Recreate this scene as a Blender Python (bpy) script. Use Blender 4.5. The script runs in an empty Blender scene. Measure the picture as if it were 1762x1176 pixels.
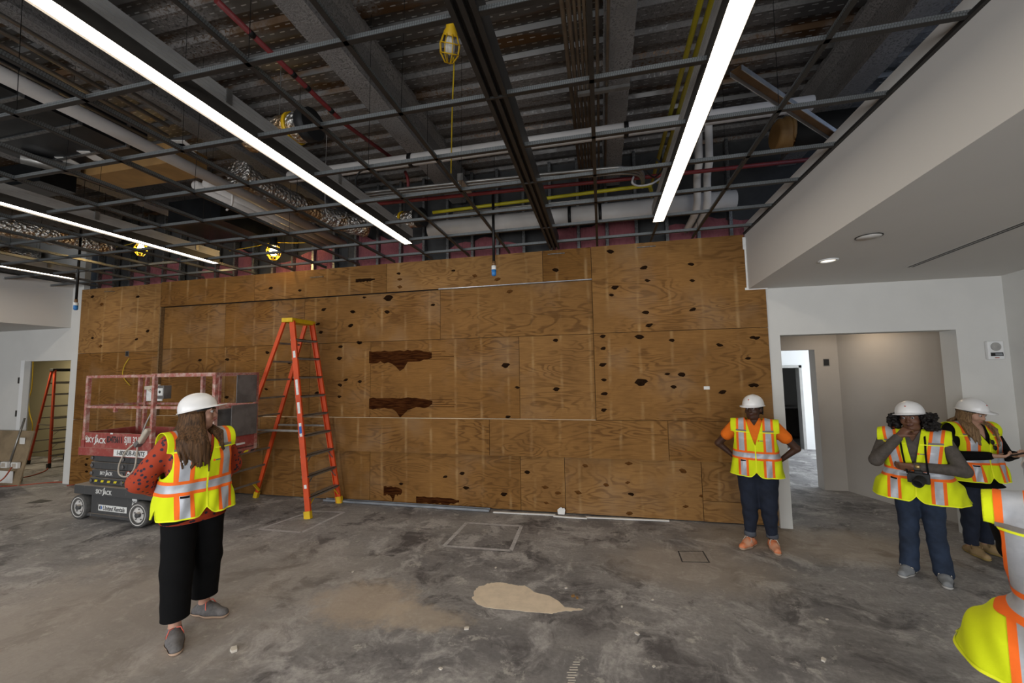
import bpy, bmesh, math, random
import numpy as np
from mathutils import Vector, Matrix

SC = bpy.context.scene
COL = SC.collection
random.seed(7)
RNG = np.random.default_rng(11)
R_ = math.radians

# ------------------------------------------------------------------ camera
CAM_H = 1.953
FPX = 685.0
def cam_axes(yaw, pitch, roll):
    f0 = np.array([math.sin(yaw), math.cos(yaw), 0.0]); r0 = np.array([math.cos(yaw), -math.sin(yaw), 0.0]); u0 = np.array([0, 0, 1.0])
    f = f0 * math.cos(pitch) + u0 * math.sin(pitch); u = u0 * math.cos(pitch) - f0 * math.sin(pitch)
    r = r0 * math.cos(roll) + u * math.sin(roll); u2 = u * math.cos(roll) - r0 * math.sin(roll)
    return r, u2, f
CR, CU, CF = cam_axes(R_(-12.55), R_(4.46), R_(-0.9))
CPOS = np.array([0, 0, CAM_H])
def _ray(px, py): return CF + CR * (px - 881) / FPX - CU * (py - 588) / FPX
def at(px, py, z=0.0):
    """point on the level z seen at a pixel of the 1762x1176 frame"""
    d = _ray(px, py); return Vector(CPOS + d * ((z - CAM_H) / d[2]))
def aty(px, py, y):
    """point on the plane y = const seen at a pixel"""
    d = _ray(px, py); return Vector(CPOS + d * (y / d[1]))
cam_d = bpy.data.cameras.new('camera')
cam_d.lens = FPX / 1762 * 36.0; cam_d.sensor_width = 36.0; cam_d.clip_start = 0.05; cam_d.clip_end = 100
cam_d.dof.use_dof = True; cam_d.dof.focus_distance = 5.0; cam_d.dof.aperture_fstop = 3.2
cam = bpy.data.objects.new('camera', cam_d); COL.objects.link(cam)
M = Matrix.Identity(4)
for i in range(3):
    M[i][0] = CR[i]; M[i][1] = CU[i]; M[i][2] = -CF[i]; M[i][3] = CPOS[i]
cam.matrix_world = M
SC.camera = cam

# ------------------------------------------------------------------ world, daylight, exposure
SC.view_settings.view_transform = 'Standard'
SC.view_settings.look = 'None'
SC.view_settings.exposure = 0.12
SC.view_settings.gamma = 1.0
SC.view_settings.use_curve_mapping = False
SC.cycles.max_bounces = 6; SC.cycles.diffuse_bounces = 4; SC.cycles.glossy_bounces = 3; SC.cycles.transmission_bounces = 2; SC.cycles.caustics_reflective = False; SC.cycles.caustics_refractive = False
W = bpy.data.worlds.new('world'); SC.world = W; W.use_nodes = True
W.node_tree.nodes['Background'].inputs[0].default_value = (0.62, 0.75, 1.0, 1)
W.node_tree.nodes['Background'].inputs[1].default_value = 1.0
def area_light(name, loc, aim, sx, sy, power, color, spread=180):
    l = bpy.data.lights.new(name, 'AREA'); l.shape = 'RECTANGLE'; l.size = sx; l.size_y = sy
    l.energy = power; l.color = color; l.spread = R_(spread)
    o = bpy.data.objects.new(name, l); COL.objects.link(o); o.location = loc
    d = Vector(aim) - Vector(loc); o.rotation_euler = d.to_track_quat('-Z', 'Y').to_euler()
    return o
DAY = (0.96, 0.98, 1.0)
# daylight entering through the three windows of the wall behind the camera
for i, wx in enumerate((-8.2, -3.4, 1.6)):
    area_light('daylight_rear_%d' % (i + 1), (wx, -5.55, 1.75), (wx, 0, 1.2), 3.0, 2.3, 235, DAY)
# daylight of the side room seen through the hallway door
area_light('daylight_side_room', (8.6, 10.2, 1.7), (3.0, 10.4, 0.9), 3.0, 2.2, 420, (0.86, 0.93, 1.0))

# ------------------------------------------------------------------ materials
MAT = {}
class NT:
    """small helper to write node trees"""
    def __init__(s, name):
        s.m = bpy.data.materials.new(name); s.m.use_nodes = True
        s.t = s.m.node_tree; s.b = s.t.nodes['Principled BSDF']; MAT[name] = s.m
    def n(s, typ, **k):
        x = s.t.nodes.new(typ)
        for a, v in k.items(): setattr(x, a, v)
        return x
    def put(s, sock, v):
        if isinstance(v, bpy.types.NodeSocket): s.t.links.new(v, sock)
        else:
            if isinstance(v, (tuple, list)) and sock.type == 'RGBA' and len(v) == 3: v = (*v, 1)
            sock.default_value = v
    def math(s, op, a, b=0.5, c=None, clamp=False):
        x = s.n('ShaderNodeMath', operation=op, use_clamp=clamp); s.put(x.inputs[0], a); s.put(x.inputs[1], b)
        if c is not None: s.put(x.inputs[2], c)
        return x.outputs[0]
    def mix(s, f, a, b, mode='MIX'):
        x = s.n('ShaderNodeMix', data_type='RGBA', blend_type=mode); s.put(x.inputs[0], f); s.put(x.inputs[6], a); s.put(x.inputs[7], b)
        return x.outputs[2]
    def coord(s, kind='Object'): return s.n('ShaderNodeTexCoord').outputs[kind]
    def mapping(s, v, scale=(1, 1, 1), loc=(0, 0, 0), rot=(0, 0, 0)):
        x = s.n('ShaderNodeMapping'); s.put(x.inputs[0], v); x.inputs['Scale'].default_value = scale
        x.inputs['Location'].default_value = loc; x.inputs['Rotation'].default_value = rot
        return x.outputs[0]
    def noise(s, v, scale, detail=4, rough=0.55, dist=0.0, out='Fac'):
        x = s.n('ShaderNodeTexNoise'); s.put(x.inputs['Vector'], v); x.inputs['Scale'].default_value = scale
        x.inputs['Detail'].default_value = detail; x.inputs['Roughness'].default_value = rough; x.inputs['Distortion'].default_value = dist
        return x.outputs[out]
    def voro(s, v, scale, feature='F1', out='Distance'):
        x = s.n('ShaderNodeTexVoronoi', feature=feature); s.put(x.inputs['Vector'], v); x.inputs['Scale'].default_value = scale
        return x.outputs[out]
    def ramp(s, f, lo, hi, a=0.0, b=1.0):
        x = s.n('ShaderNodeMapRange', interpolation_type='SMOOTHSTEP'); s.put(x.inputs[0], f)
        for i, v in enumerate((lo, hi, a, b)): x.inputs[i + 1].default_value = v
        return x.outputs[0]
    def sep(s, v):
        x = s.n('ShaderNodeSeparateXYZ'); s.put(x.inputs[0], v); return x.outputs
    def comb(s, x_, y_, z_):
        x = s.n('ShaderNodeCombineXYZ'); s.put(x.inputs[0], x_); s.put(x.inputs[1], y_); s.put(x.inputs[2], z_); return x.outputs[0]
    def vadd(s, a, b, op='ADD'):
        x = s.n('ShaderNodeVectorMath', operation=op); s.put(x.inputs[0], a); s.put(x.inputs[1], b); return x.outputs[0]
    def attr(s, name, out='Fac'):
        x = s.n('ShaderNodeAttribute', attribute_type='OBJECT', attribute_name=name); return x.outputs[out]
    def rand(s): return s.n('ShaderNodeObjectInfo').outputs['Random']
    def bump(s, h, strength, dist=0.01):
        x = s.n('ShaderNodeBump'); s.put(x.inputs['Height'], h); x.inputs['Strength'].default_value = strength; x.inputs['Distance'].default_value = dist
        s.t.links.new(x.outputs[0], s.b.inputs['Normal'])
    def set(s, color=None, rough=None, metal=None, spec=None, **k):
        if color is not None: s.put(s.b.inputs['Base Color'], color)
        if rough is not None: s.put(s.b.inputs['Roughness'], rough)
        if metal is not None: s.put(s.b.inputs['Metallic'], metal)
        if spec is not None: s.put(s.b.inputs['Specular IOR Level'], spec)
        return s.m

def simple(name, c, rough=0.6, metal=0.0, var=0.18, scale=8.0, c2=None, bump=0.0, bscale=60.0, spec=0.4, stretch=(1, 1, 1)):
    """base colour with a mottled second tone and a little relief"""
    t = NT(name); v = t.mapping(t.coord(), scale=stretch)
    if c2 is None: c2 = tuple(x * (1 - var) for x in c)
    f = t.ramp(t.noise(v, scale, 5, 0.6), 0.35, 0.68)
    t.set(t.mix(f, c, c2), rough, metal, spec)
    if bump: t.bump(t.noise(v, bscale, 3, 0.6), bump, 0.004)
    return t.m
def emit(name, c, s):
    t = NT(name); t.set((0.8, 0.8, 0.8), 0.5); t.put(t.b.inputs['Emission Color'], c); t.b.inputs['Emission Strength'].default_value = s
    return t.m

simple('drywall', (0.62, 0.61, 0.58), 0.85, var=0.05, scale=1.5, bump=0.06, bscale=120)
simple('drywall_white', (0.74, 0.74, 0.73), 0.85, var=0.04, scale=1.5, bump=0.06, bscale=120)
simple('drywall_greige', (0.40, 0.365, 0.325), 0.85, var=0.05, scale=1.5)
simple('drywall_olive', (0.36, 0.33, 0.22), 0.85, var=0.08, scale=1.2)
simple('joint_compound', (0.78, 0.77, 0.74), 0.8, var=0.1, scale=12)
simple('soffit_paint', (0.58, 0.56, 0.53), 0.85, var=0.03, scale=1.0)
simple('black_metal', (0.016, 0.015, 0.014), 0.42, 0.5, var=0.3)
simple('tee_face', (0.020, 0.018, 0.016), 0.5, 0.0, var=0.3)
simple('housing_grey', (0.40, 0.39, 0.37), 0.5, 0.2, var=0.1)
simple('housing_dark', (0.055, 0.050, 0.043), 0.5, 0.3, var=0.2)
simple('white_pipe', (0.56, 0.53, 0.50), 0.55, var=0.10, scale=3)
simple('steel_conduit', (0.30, 0.29, 0.27), 0.38, 0.7, var=0.25)
simple('brown_conduit', (0.20, 0.15, 0.10), 0.5, 0.4, var=0.3)
simple('yellow_gas', (0.42, 0.36, 0.01), 0.45, var=0.15)
simple('yellow_plastic', (0.75, 0.45, 0.01), 0.45, var=0.1)
simple('red_pipe', (0.16, 0.018, 0.018), 0.5, var=0.2)
simple('black_rubber', (0.012, 0.012, 0.012), 0.6, var=0.2)
simple('cable_grey', (0.35, 0.33, 0.31), 0.6)
simple('blue_cap', (0.03, 0.19, 0.50), 0.45, var=0.15)
simple('dark_duct', (0.045, 0.048, 0.052), 0.30, 0.75, var=0.35, scale=2.5)
simple('kraft', (0.30, 0.165, 0.055), 0.6, var=0.25, scale=4)
simple('rust_stud', (0.20, 0.11, 0.05), 0.5, 0.4, var=0.3)
simple('paper', (0.72, 0.71, 0.68), 0.8, var=0.06)
simple('dark_paint', (0.05, 0.05, 0.05), 0.7)
simple('silver_track', (0.45, 0.48, 0.52), 0.32, 0.85, var=0.2)
simple('cabinet_dark', (0.045, 0.038, 0.033), 0.5)
simple('cord_red', (0.35, 0.07, 0.035), 0.6)
simple('cord_yellow', (0.60, 0.42, 0.015), 0.55)
simple('plaster_and_lit_edge', (0.74, 0.62, 0.47), 0.9, var=0.12, scale=9, bump=0.1)
simple('debris', (0.65, 0.60, 0.52), 0.9, var=0.2)
simple('tape', (0.52, 0.51, 0.51), 0.6, var=0.3, scale=16)
simple('glass_bulb', (0.8, 0.78, 0.7), 0.2)
emit('lamp_lens', (1.0, 0.90, 0.76), 16.0)
emit('bulb_lit', (1.0, 0.70, 0.30), 55.0)
emit('downlight_lens', (1.0, 0.86, 0.65), 2.0)

# galvanised sheet: cool speckle
t = NT('galvanised'); v = t.coord()
t.set(t.mix(t.ramp(t.noise(v, 35, 4), .35, .7), (0.36, 0.37, 0.37), (0.17, 0.17, 0.17)), 0.34, 0.85)
t = NT('tee_web'); v = t.coord(); s_ = t.sep(v)
holes = t.math('LESS_THAN', t.math('ABSOLUTE', t.math('SUBTRACT', t.math('FRACT', t.math('MULTIPLY', t.math('ADD', s_[0], s_[1]), 75.0)), 0.5)), 0.22)
t.set(t.mix(t.math('MULTIPLY', holes, 0.5), (0.26, 0.275, 0.275), (0.06, 0.06, 0.06)), 0.36, 0.7)
# sprayed fireproofing
t = NT('fireproofing'); v = t.coord()
n1 = t.noise(v, 55, 4, 0.7); n2 = t.noise(v, 3.0, 4)
t.set(t.mix(t.ramp(n2, .3, .7), t.mix(t.ramp(n1, .38, .5), (0.09, 0.084, 0.078), (0.29, 0.27, 0.255)), (0.21, 0.195, 0.185)), 0.95); t.bump(n1, 0.8, 0.02)
# metal roof deck: galvanised, with rusty flutes, slots and fireproofing overspray
t = NT('deck'); v = t.coord(); s_ = t.sep(v)
rust = t.ramp(t.noise(t.mapping(v, scale=(0.35, 2.2, 1)), 2.2, 4), .53, .62)
c = t.mix(rust, (0.105, 0.10, 0.094), (0.10, 0.054, 0.024))
band = t.math('LESS_THAN', t.math('FRACT', t.math('MULTIPLY', s_[1], 1 / 0.30)), 0.16)
slot = t.math('MULTIPLY', t.math('LESS_THAN', t.math('FRACT', t.math('MULTIPLY', s_[0], 9.0)), 0.45), t.math('LESS_THAN', t.math('FRACT', t.math('MULTIPLY', s_[1], 1 / 0.060)), 0.16))
c = t.mix(t.math('MULTIPLY', slot, 0.75), c, (0.55, 0.55, 0.53))
over = t.math('MULTIPLY', t.ramp(t.noise(v, 0.9, 3), .42, .55), t.ramp(t.noise(v, 40, 4, 0.75), .40, .52))
c = t.mix(over, c, (0.17, 0.157, 0.147))
t.set(c, t.math('ADD', t.math('MULTIPLY', over, 0.5), 0.4), t.math('MULTIPLY', t.math('SUBTRACT', 1.0, over), 0.55))
# crinkled foil
t = NT('foil'); v = t.coord()
n1 = t.voro(v, 26); n2 = t.noise(v, 14, 5, 0.7)
t.set(t.mix(t.ramp(t.noise(v, 4, 3), .45, .6), (0.62, 0.60, 0.56), (0.50, 0.33, 0.17)), 0.24, 0.85); t.bump(t.math('ADD', n1, n2), 0.9, 0.03)
# pink batts
t = NT('pink_batt'); v = t.coord(); n1 = t.noise(t.mapping(v, scale=(1, 1, 0.35)), 28, 5, 0.7)
t.set(t.mix(n1, (0.36, 0.12, 0.135), (0.17, 0.05, 0.06)), 1.0); t.bump(n1, 0.8, 0.03)
# raw concrete floor
t = NT('concrete'); v = t.coord(); s_ = t.sep(v)
wv = t.vadd(v, t.vadd(t.noise(v, 1.1, 3, out='Color'), (-.5, -.5, -.5)))
big = t.noise(t.mapping(v, scale=(0.55, 0.9, 1)), 0.85, 5, 0.6); mid = t.noise(wv, 2.6, 7, 0.70, 0.1); fine = t.noise(v, 34, 5, 0.7)
c = t.mix(t.ramp(big, .38, .62), (0.182, 0.176, 0.178), (0.318, 0.304, 0.294))
c = t.mix(t.ramp(mid, .48, .64), c, (0.445, 0.428, 0.415))
c = t.mix(t.ramp(t.noise(wv, 1.9, 7, 0.72), .51, .64), c, (0.098, 0.092, 0.095))
swp = t.noise(t.mapping(v, scale=(0.9, 2.6, 1), rot=(0, 0, 0.25)), 3.0, 7, 0.75, 0.1)
c = t.mix(t.math('MULTIPLY', t.ramp(swp, .51, .68), 0.32), c, (0.51, 0.495, 0.478))
c = t.mix(t.math('MULTIPLY', t.ramp(swp, .46, .34), 0.35), c, (0.095, 0.088, 0.088))
c = t.mix(t.math('MULTIPLY', t.ramp(t.noise(t.mapping(v, loc=(5, 3, 0)), 3.8, 8, 0.78, 0.2), .575, .64), 0.8), c, (0.50, 0.475, 0.44))
c = t.mix(t.math('MULTIPLY', t.ramp(t.voro(t.vadd(v, t.vadd(t.noise(v, 9, 2, out='Color'), (-.5, -.5, -.5))), 7.0), .07, .03), t.ramp(t.noise(v, 2.2, 3), .5, .56)), c, (0.60, 0.58, 0.54))
c = t.mix(t.math('MULTIPLY', t.ramp(fine, .3, .75), 0.35), c, (0.06, 0.056, 0.054))
def blob(cx, cy, rx, ry, soft=0.25, amp=0.5, nsc=3.0):
    dx = t.math('DIVIDE', t.math('SUBTRACT', s_[0], cx), rx); dy = t.math('DIVIDE', t.math('SUBTRACT', s_[1], cy), ry)
    d = t.math('SQRT', t.math('ADD', t.math('MULTIPLY', dx, dx), t.math('MULTIPLY', dy, dy)))
    d = t.math('ADD', d, t.math('MULTIPLY', t.math('SUBTRACT', t.noise(v, nsc, 6, 0.65), 0.5), amp * 2))
    return t.ramp(d, 1.0 - soft, 1.0 + soft, 1.0, 0.0)
_p = at(630, 1035); c = t.mix(t.math('MULTIPLY', blob(_p.x, _p.y, .42, .32, .35, .8, 7.0), .6), c, (0.46, 0.36, 0.26))
_p = at(720, 1062); c = t.mix(t.math('MULTIPLY', blob(_p.x, _p.y, .40, .16, .35, .9, 7.0), .6), c, (0.46, 0.38, 0.29))
_p = at(1400, 935); c = t.mix(t.math('MULTIPLY', blob(_p.x, _p.y, 1.2, .45, .5, .6), .55), c, (0.42, 0.345, 0.26))
_p = at(1190, 975); c = t.mix(t.math('MULTIPLY', blob(_p.x, _p.y, .75, .45, .5, .6), .55), c, (0.40, 0.34, 0.28))
_p = at(100, 1100); c = t.mix(t.math('MULTIPLY', blob(_p.x, _p.y, 1.5, .8, .6, .6), .6), c, (0.38, 0.33, 0.28))
_p = at(400, 985); c = t.mix(t.math('MULTIPLY', blob(_p.x, _p.y, 1.4, .7, .6, .6), .4), c, (0.40, 0.355, 0.305))
t.set(c, t.math('ADD', 0.42, t.math('MULTIPLY', mid, 0.45)), 0.0, 0.45); t.bump(t.math('ADD', fine, t.math('MULTIPLY', mid, 2.0)), 0.12, 0.01)

# plywood: contour-line grain of rotary-cut veneer, one tint per sheet (object property), rubbed stud lines
t = NT('plywood'); v = t.vadd(t.coord(), t.comb(t.math('MULTIPLY', t.rand(), 37.0), 0.0, t.math('MULTIPLY', t.rand(), 19.0)))
fineg0 = t.noise(t.mapping(v, scale=(3.0, 1, 26)), 2.2, 3, 0.6)
warp = t.noise(t.mapping(v, scale=(0.62, 1, 2.4)), 1.05, 3, 0.5, 0.35)
lines = t.math('SINE', t.math('ADD', t.math('MULTIPLY', warp, 125.0), t.math('MULTIPLY', fineg0, 1.6)))
fineg = t.noise(t.mapping(v, scale=(2.0, 1, 34)), 2.2, 5, 0.7)
mott = t.noise(t.mapping(v, scale=(0.8, 1, 1.6)), 2.2, 4)
lmask = t.ramp(t.noise(t.mapping(v, scale=(0.6, 1, 1.4)), 1.6, 3), .36, .62)
g = t.math('ADD', t.math('MULTIPLY', t.math('MULTIPLY', t.ramp(lines, -0.1, 1.0), lmask), 0.62), t.math('MULTIPLY', t.ramp(fineg, .25, .75), 0.55))
light_c = t.mix(t.attr('tint'), (0.212, 0.098, 0.021), (0.335, 0.180, 0.064))
dark_c = t.mix(t.attr('tint'), (0.088, 0.036, 0.0075), (0.165, 0.082, 0.026))
c = t.mix(g, light_c, dark_c)
c = t.mix(t.math('MULTIPLY', t.ramp(mott, .42, .72), 0.38), c, dark_c)
ox = t.sep(t.coord())[0]
stud = t.math('ABSOLUTE', t.math('SUBTRACT', t.math('FRACT', t.math('MULTIPLY', ox, 1 / 0.406)), 0.5))
sm = t.math('MULTIPLY', t.ramp(stud, 0.0, 0.085, 1.0, 0.0), t.ramp(t.noise(t.mapping(v, scale=(1, 1, .5)), 5, 4), .40, .68))
c = t.mix(t.math('MULTIPLY', sm, 0.5), c, (0.42, 0.27, 0.125))
c = t.mix(t.math('MULTIPLY', t.ramp(t.noise(v, 0.9, 4), .48, .72), 0.45), c, dark_c)
c = t.mix(t.math('MULTIPLY', t.ramp(t.noise(t.mapping(v, loc=(3, 1, 7)), 1.3, 3), .52, .75), 0.22), c, (0.30, 0.22, 0.15))
t.set(c, 0.75, 0.0, 0.14); t.bump(fineg, 0.06, 0.004)
simple('ply_edge', (0.20, 0.12, 0.05), 0.8, var=0.4, scale=30)
simple('knot_dark', (0.020, 0.010, 0.005), 0.9, var=0.5, scale=40, spec=0.03)
simple('knot_brown', (0.110, 0.045, 0.013), 0.9, var=0.4, scale=30, spec=0.03)
t = NT('stain_brown'); v = t.coord()
t.set(t.mix(t.ramp(t.noise(t.mapping(v, scale=(1, 1, 9)), 5, 5), .35, .65), (0.018, 0.005, 0.002), (0.060, 0.020, 0.006)), 0.9, 0, 0.02)

# ------------------------------------------------------------------ mesh helpers
def tag(o, label=None, cat=None, group=None, kind=None):
    for k, v_ in (('label', label), ('category', cat), ('group', group), ('kind', kind)):
        if v_ is not None: o[k] = v_
    return o
def empty(name, loc=(0, 0, 0), rz=0.0, label=None, cat=None, group=None, kind=None):
    o = bpy.data.objects.new(name, None); o.empty_display_size = 0.05; COL.objects.link(o)
    o.location = loc; o.rotation_euler = (0, 0, rz)
    return tag(o, label, cat, group, kind)
class MB:
    """collects faces of one mesh"""
    def __init__(s): s.v = []; s.f = []; s.mi = []; s.cur = 0; s.sm = []
    def add(s, vs, fs, smooth=False):
        b = len(s.v); s.v += [tuple(x) for x in vs]
        for f in fs: s.f.append(tuple(b + i for i in f)); s.mi.append(s.cur); s.sm.append(smooth)
        return s
    def box(s, lo, hi):
        x0, y0, z0 = lo; x1, y1, z1 = hi
        if x0 > x1: x0, x1 = x1, x0
        if y0 > y1: y0, y1 = y1, y0
        if z0 > z1: z0, z1 = z1, z0
        return s.add([(x0, y0, z0), (x1, y0, z0), (x1, y1, z0), (x0, y1, z0), (x0, y0, z1), (x1, y0, z1), (x1, y1, z1), (x0, y1, z1)],
                     [(0, 3, 2, 1), (4, 5, 6, 7), (0, 1, 5, 4), (1, 2, 6, 5), (2, 3, 7, 6), (3, 0, 4, 7)])
    def bar(s, p0, p1, w, h, up=(0, 0, 1)):
        """rectangular bar from p0 to p1, w across, h along up"""
        p0, p1 = Vector(p0), Vector(p1); d = (p1 - p0).normalized(); up = Vector(up)
        sx = d.cross(up)
        if sx.length < 1e-4: sx = d.cross(Vector((1, 0, 0)))
        sx.normalize(); uz = sx.cross(d).normalized()
        vs = []
        for p in (p0, p1):
            for a, b in ((-1, -1), (1, -1), (1, 1), (-1, 1)): vs.append(p + sx * (a * w / 2) + uz * (b * h / 2))
        return s.add(vs, [(3, 2, 1, 0), (4, 5, 6, 7), (0, 1, 5, 4), (1, 2, 6, 5), (2, 3, 7, 6), (3, 0, 4, 7)])
    def tube(s, pts, r, n=8, caps=True):
        pts = [Vector(p) for p in pts]; rs = r if isinstance(r, (list, tuple)) else [r] * len(pts)
        vs = []; a = None
        for i, p in enumerate(pts):
            d = (pts[min(i + 1, len(pts) - 1)] - pts[max(i - 1, 0)]).normalized()
            if a is None:
                a = d.cross(Vector((0, 0, 1)))
                if a.length < 1e-3: a = d.cross(Vector((1, 0, 0)))
            a = (a - d * a.dot(d)); a.normalize(); b = d.cross(a)
            for k in range(n):
                t_ = 2 * math.pi * k / n; vs.append(p + (a * math.cos(t_) + b * math.sin(t_)) * rs[i])
        fs = []
        for i in range(len(pts) - 1):
            for k in range(n):
                k2 = (k + 1) % n; fs.append((i * n + k, i * n + k2, (i + 1) * n + k2, (i + 1) * n + k))
        s.add(vs, fs, True)
        if caps:
            b0 = len(s.v) - len(vs)
            s.f.append(tuple(b0 + k for k in reversed(range(n)))); s.mi.append(s.cur); s.sm.append(False)
            e = b0 + (len(pts) - 1) * n
            s.f.append(tuple(e + k for k in range(n))); s.mi.append(s.cur); s.sm.append(False)
        return s
    def lathe(s, prof, axis_p=(0, 0, 0), axis_d=(0, 0, 1), n=24, smooth=True):
        """profile (radius, height) turned round an axis"""
        P_ = Vector(axis_p); d = Vector(axis_d).normalized(); a = d.cross(Vector((0, 0, 1)))
        if a.length < 1e-3: a = Vector((1, 0, 0))
        a.normalize(); b = d.cross(a); vs = []; fs = []
        for r, h in prof:
            for k in range(n):
                t_ = 2 * math.pi * k / n; vs.append(P_ + d * h + (a * math.cos(t_) + b * math.sin(t_)) * max(r, 1e-4))
        for i in range(len(prof) - 1):
            for k in range(n):
                k2 = (k + 1) % n; fs.append((i * n + k, i * n + k2, (i + 1) * n + k2, (i + 1) * n + k))
        return s.add(vs, fs, smooth)
    def prism(s, poly, depth_vec):
        """closed polygon (3D points, in order) pushed along a vector"""
        n = len(poly); d = Vector(depth_vec); A = [Vector(p) for p in poly]; B = [p + d for p in A]
        return s.add(A + B, [tuple(reversed(range(n))), tuple(range(n, 2 * n))] + [(i, (i + 1) % n, n + (i + 1) % n, n + i) for i in range(n)])
    def build(s, name, mats, parent=None, loc=None, rot=None):
        me = bpy.data.meshes.new(name); me.from_pydata(s.v, [], s.f)
        if not isinstance(mats, (list, tuple)): mats = [mats]
        for m in mats: me.materials.append(MAT[m] if isinstance(m, str) else m)
        me.polygons.foreach_set('material_index', s.mi); me.polygons.foreach_set('use_smooth', s.sm)
        me.update(); return link(name, me, parent, loc, rot)
def link(name, me, parent=None, loc=None, rot=None):
    o = bpy.data.objects.new(name, me); COL.objects.link(o)
    if parent is not None: o.parent = parent
    if loc is not None: o.location = loc
    if rot is not None: o.rotation_euler = rot
    return o
def fix_normals(o):
    bm = bmesh.new(); bm.from_mesh(o.data); bmesh.ops.recalc_face_normals(bm, faces=bm.faces); bm.to_mesh(o.data); bm.free(); return o
def bevel(o, w=0.004, seg=2):
    m = o.modifiers.new('edge', 'BEVEL'); m.width = w; m.segments = seg; m.limit_method = 'ANGLE'; return o
def smooth_path(pts, n=8):
    """Catmull-Rom through points"""
    P_ = [Vector(p) for p in pts]; P_ = [P_[0]] + P_ + [P_[-1]]; out = []
    for i in range(1, len(P_) - 2):
        for k in range(n):
            t_ = k / n; a, b, c_, d = P_[i - 1:i + 3]
            out.append(0.5 * ((2 * b) + (-a + c_) * t_ + (2 * a - 5 * b + 4 * c_ - d) * t_ ** 2 + (-a + 3 * b - 3 * c_ + d) * t_ ** 3))
    out.append(P_[-2]); return out
def text_obj(body, size, mat, parent, loc, rot, shear=0.0, xs=1.0, name='lettering', spacing=1.0, depth=0.0008, weight=0.0):
    cu = bpy.data.curves.new(name, 'FONT'); cu.body = body; cu.size = size; cu.shear = shear; cu.space_character = spacing; cu.extrude = depth
    cu.align_x = 'CENTER'; cu.align_y = 'CENTER'; cu.offset = weight; cu.resolution_u = 3
    tmp = bpy.data.objects.new('tmp', cu); COL.objects.link(tmp)
    dg = bpy.context.evaluated_depsgraph_get(); me = bpy.data.meshes.new_from_object(tmp.evaluated_get(dg)); me.name = name
    bpy.data.objects.remove(tmp); bpy.data.curves.remove(cu)
    me.materials.clear(); me.materials.append(MAT[mat])
    o = link(name, me, parent, loc, rot); o.scale = (xs, 1, 1); return o
# ================================================================== THE SETTING
def struct(mb, name, mats, parent=None):
    o = mb.build(name, mats, parent)
    if parent is None: o['kind'] = 'structure'
    return o
ZG = 3.70            # level of the suspended grid
YW = 5.627           # face of the back wall
XS = 1.88            # face of the soffit beside the hallway
floor = struct(MB().box((-16.2, -5.9, -0.15), (9.2, 14.2, 0.0)), 'floor', 'concrete')

# roof deck: fluted sheet, flutes along x
mb = MB(); prof = []; y = -5.9
while y < 6.0:
    prof += [(y, 5.10), (y + 0.14, 5.10), (y + 0.16, 5.145), (y + 0.28, 5.145)]; y += 0.30
vs = [(x, a, b) for a, b in prof for x in (-16.2, 4.8)]
mb.add(vs, [(2 * i, 2 * i + 1, 2 * i + 3, 2 * i + 2) for i in range(len(prof) - 1)])
mb.box((-16.2, -5.9, 5.2), (4.8, 6.0, 5.3))
ceiling = struct(mb, 'ceiling', 'deck')

# back wall: dark sheathing behind the studs; studs, batts and plywood sheets are its pieces
wall_back = struct(MB().box((-10.0, 5.86, 0.0), (2.1, 5.94, 5.3)).box((2.1, 5.86, 3.3), (4.8, 5.94, 5.3)), 'wall_back', 'dark_paint')
mb = MB().box((-0.02, 0, 0), (0.02, 0.09, 1.46)); stud_me = None
x = -9.6; k = 0
while x < 2.0:
    if stud_me is None:
        o = mb.build('stud', 'galvanised', wall_back, (x, 5.74, 3.64)); stud_me = o.data
    else: link('stud', stud_me, wall_back, (x, 5.74, 3.64))
    if k % 4 != 1 and not (0.15 < x < 0.75):
        w = 0.36; hgt = random.uniform(0.30, 0.62)
        n = 5; P = []
        vs = []; fs = []
        for j in range(6):
            for i in range(n):
                u = i / (n - 1); zz = 3.60 + hgt * j / 5 * (1 + 0.12 * math.sin(3 * u + k))
                vs.append((x + 0.025 + w * u, 5.80 - 0.055 * math.sin(math.pi * u) * (0.7 + 0.3 * math.sin(j * 1.7 + k)) + random.uniform(-.006, .006), zz))
        for j in range(5):
            for i in range(n - 1): a = j * n + i; fs.append((a, a + 1, a + 1 + n, a + n))
        b = MB().add(vs, fs, True); b.box((x + 0.03, 5.80, 3.60), (x + w, 5.85, 3.60 + hgt * .95)); b.build('insulation_batt', 'pink_batt', wall_back)
    x += 0.406; k += 1

# plywood sheets, bay by bay.  Y of the face: recessed field, proud surround, proud band
def wx(px, py=600): return aty(px, py, YW).x
def wz(px, py): return aty(px, py, YW).z
SHEETS = []
def sheet(x0, x1, z0, z1, yf, tint, notch=None):
    g = 0.003; th = 0.019
    if notch:                                   # (x, z): the corner above z and beyond x is cut away
        nx, nz = notch
        poly = [(g, 0, g), (x1 - x0 - g, 0, g), (x1 - x0 - g, 0, nz - z0), (nx - x0, 0, nz - z0), (nx - x0, 0, z1 - z0 - g), (g, 0, z1 - z0 - g)]
    else: poly = [(g, 0, g), (x1 - x0 - g, 0, g), (x1 - x0 - g, 0, z1 - z0 - g), (g, 0, z1 - z0 - g)]
    o = MB().prism(poly, (0, th, 0)).build('plywood_sheet', 'plywood', wall_back, (x0, yf, z0)); fix_normals(o)
    o['tint'] = tint; SHEETS.append((x0, x1, z0, z1, yf, o)); return o
YR, YP, YB = 5.665, 5.600, 5.628
xl = wx(277, 560); xm = -0.09
ZB0, ZB1, ZM, ZT = 0.772, 1.289, 2.475, 3.24
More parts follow.
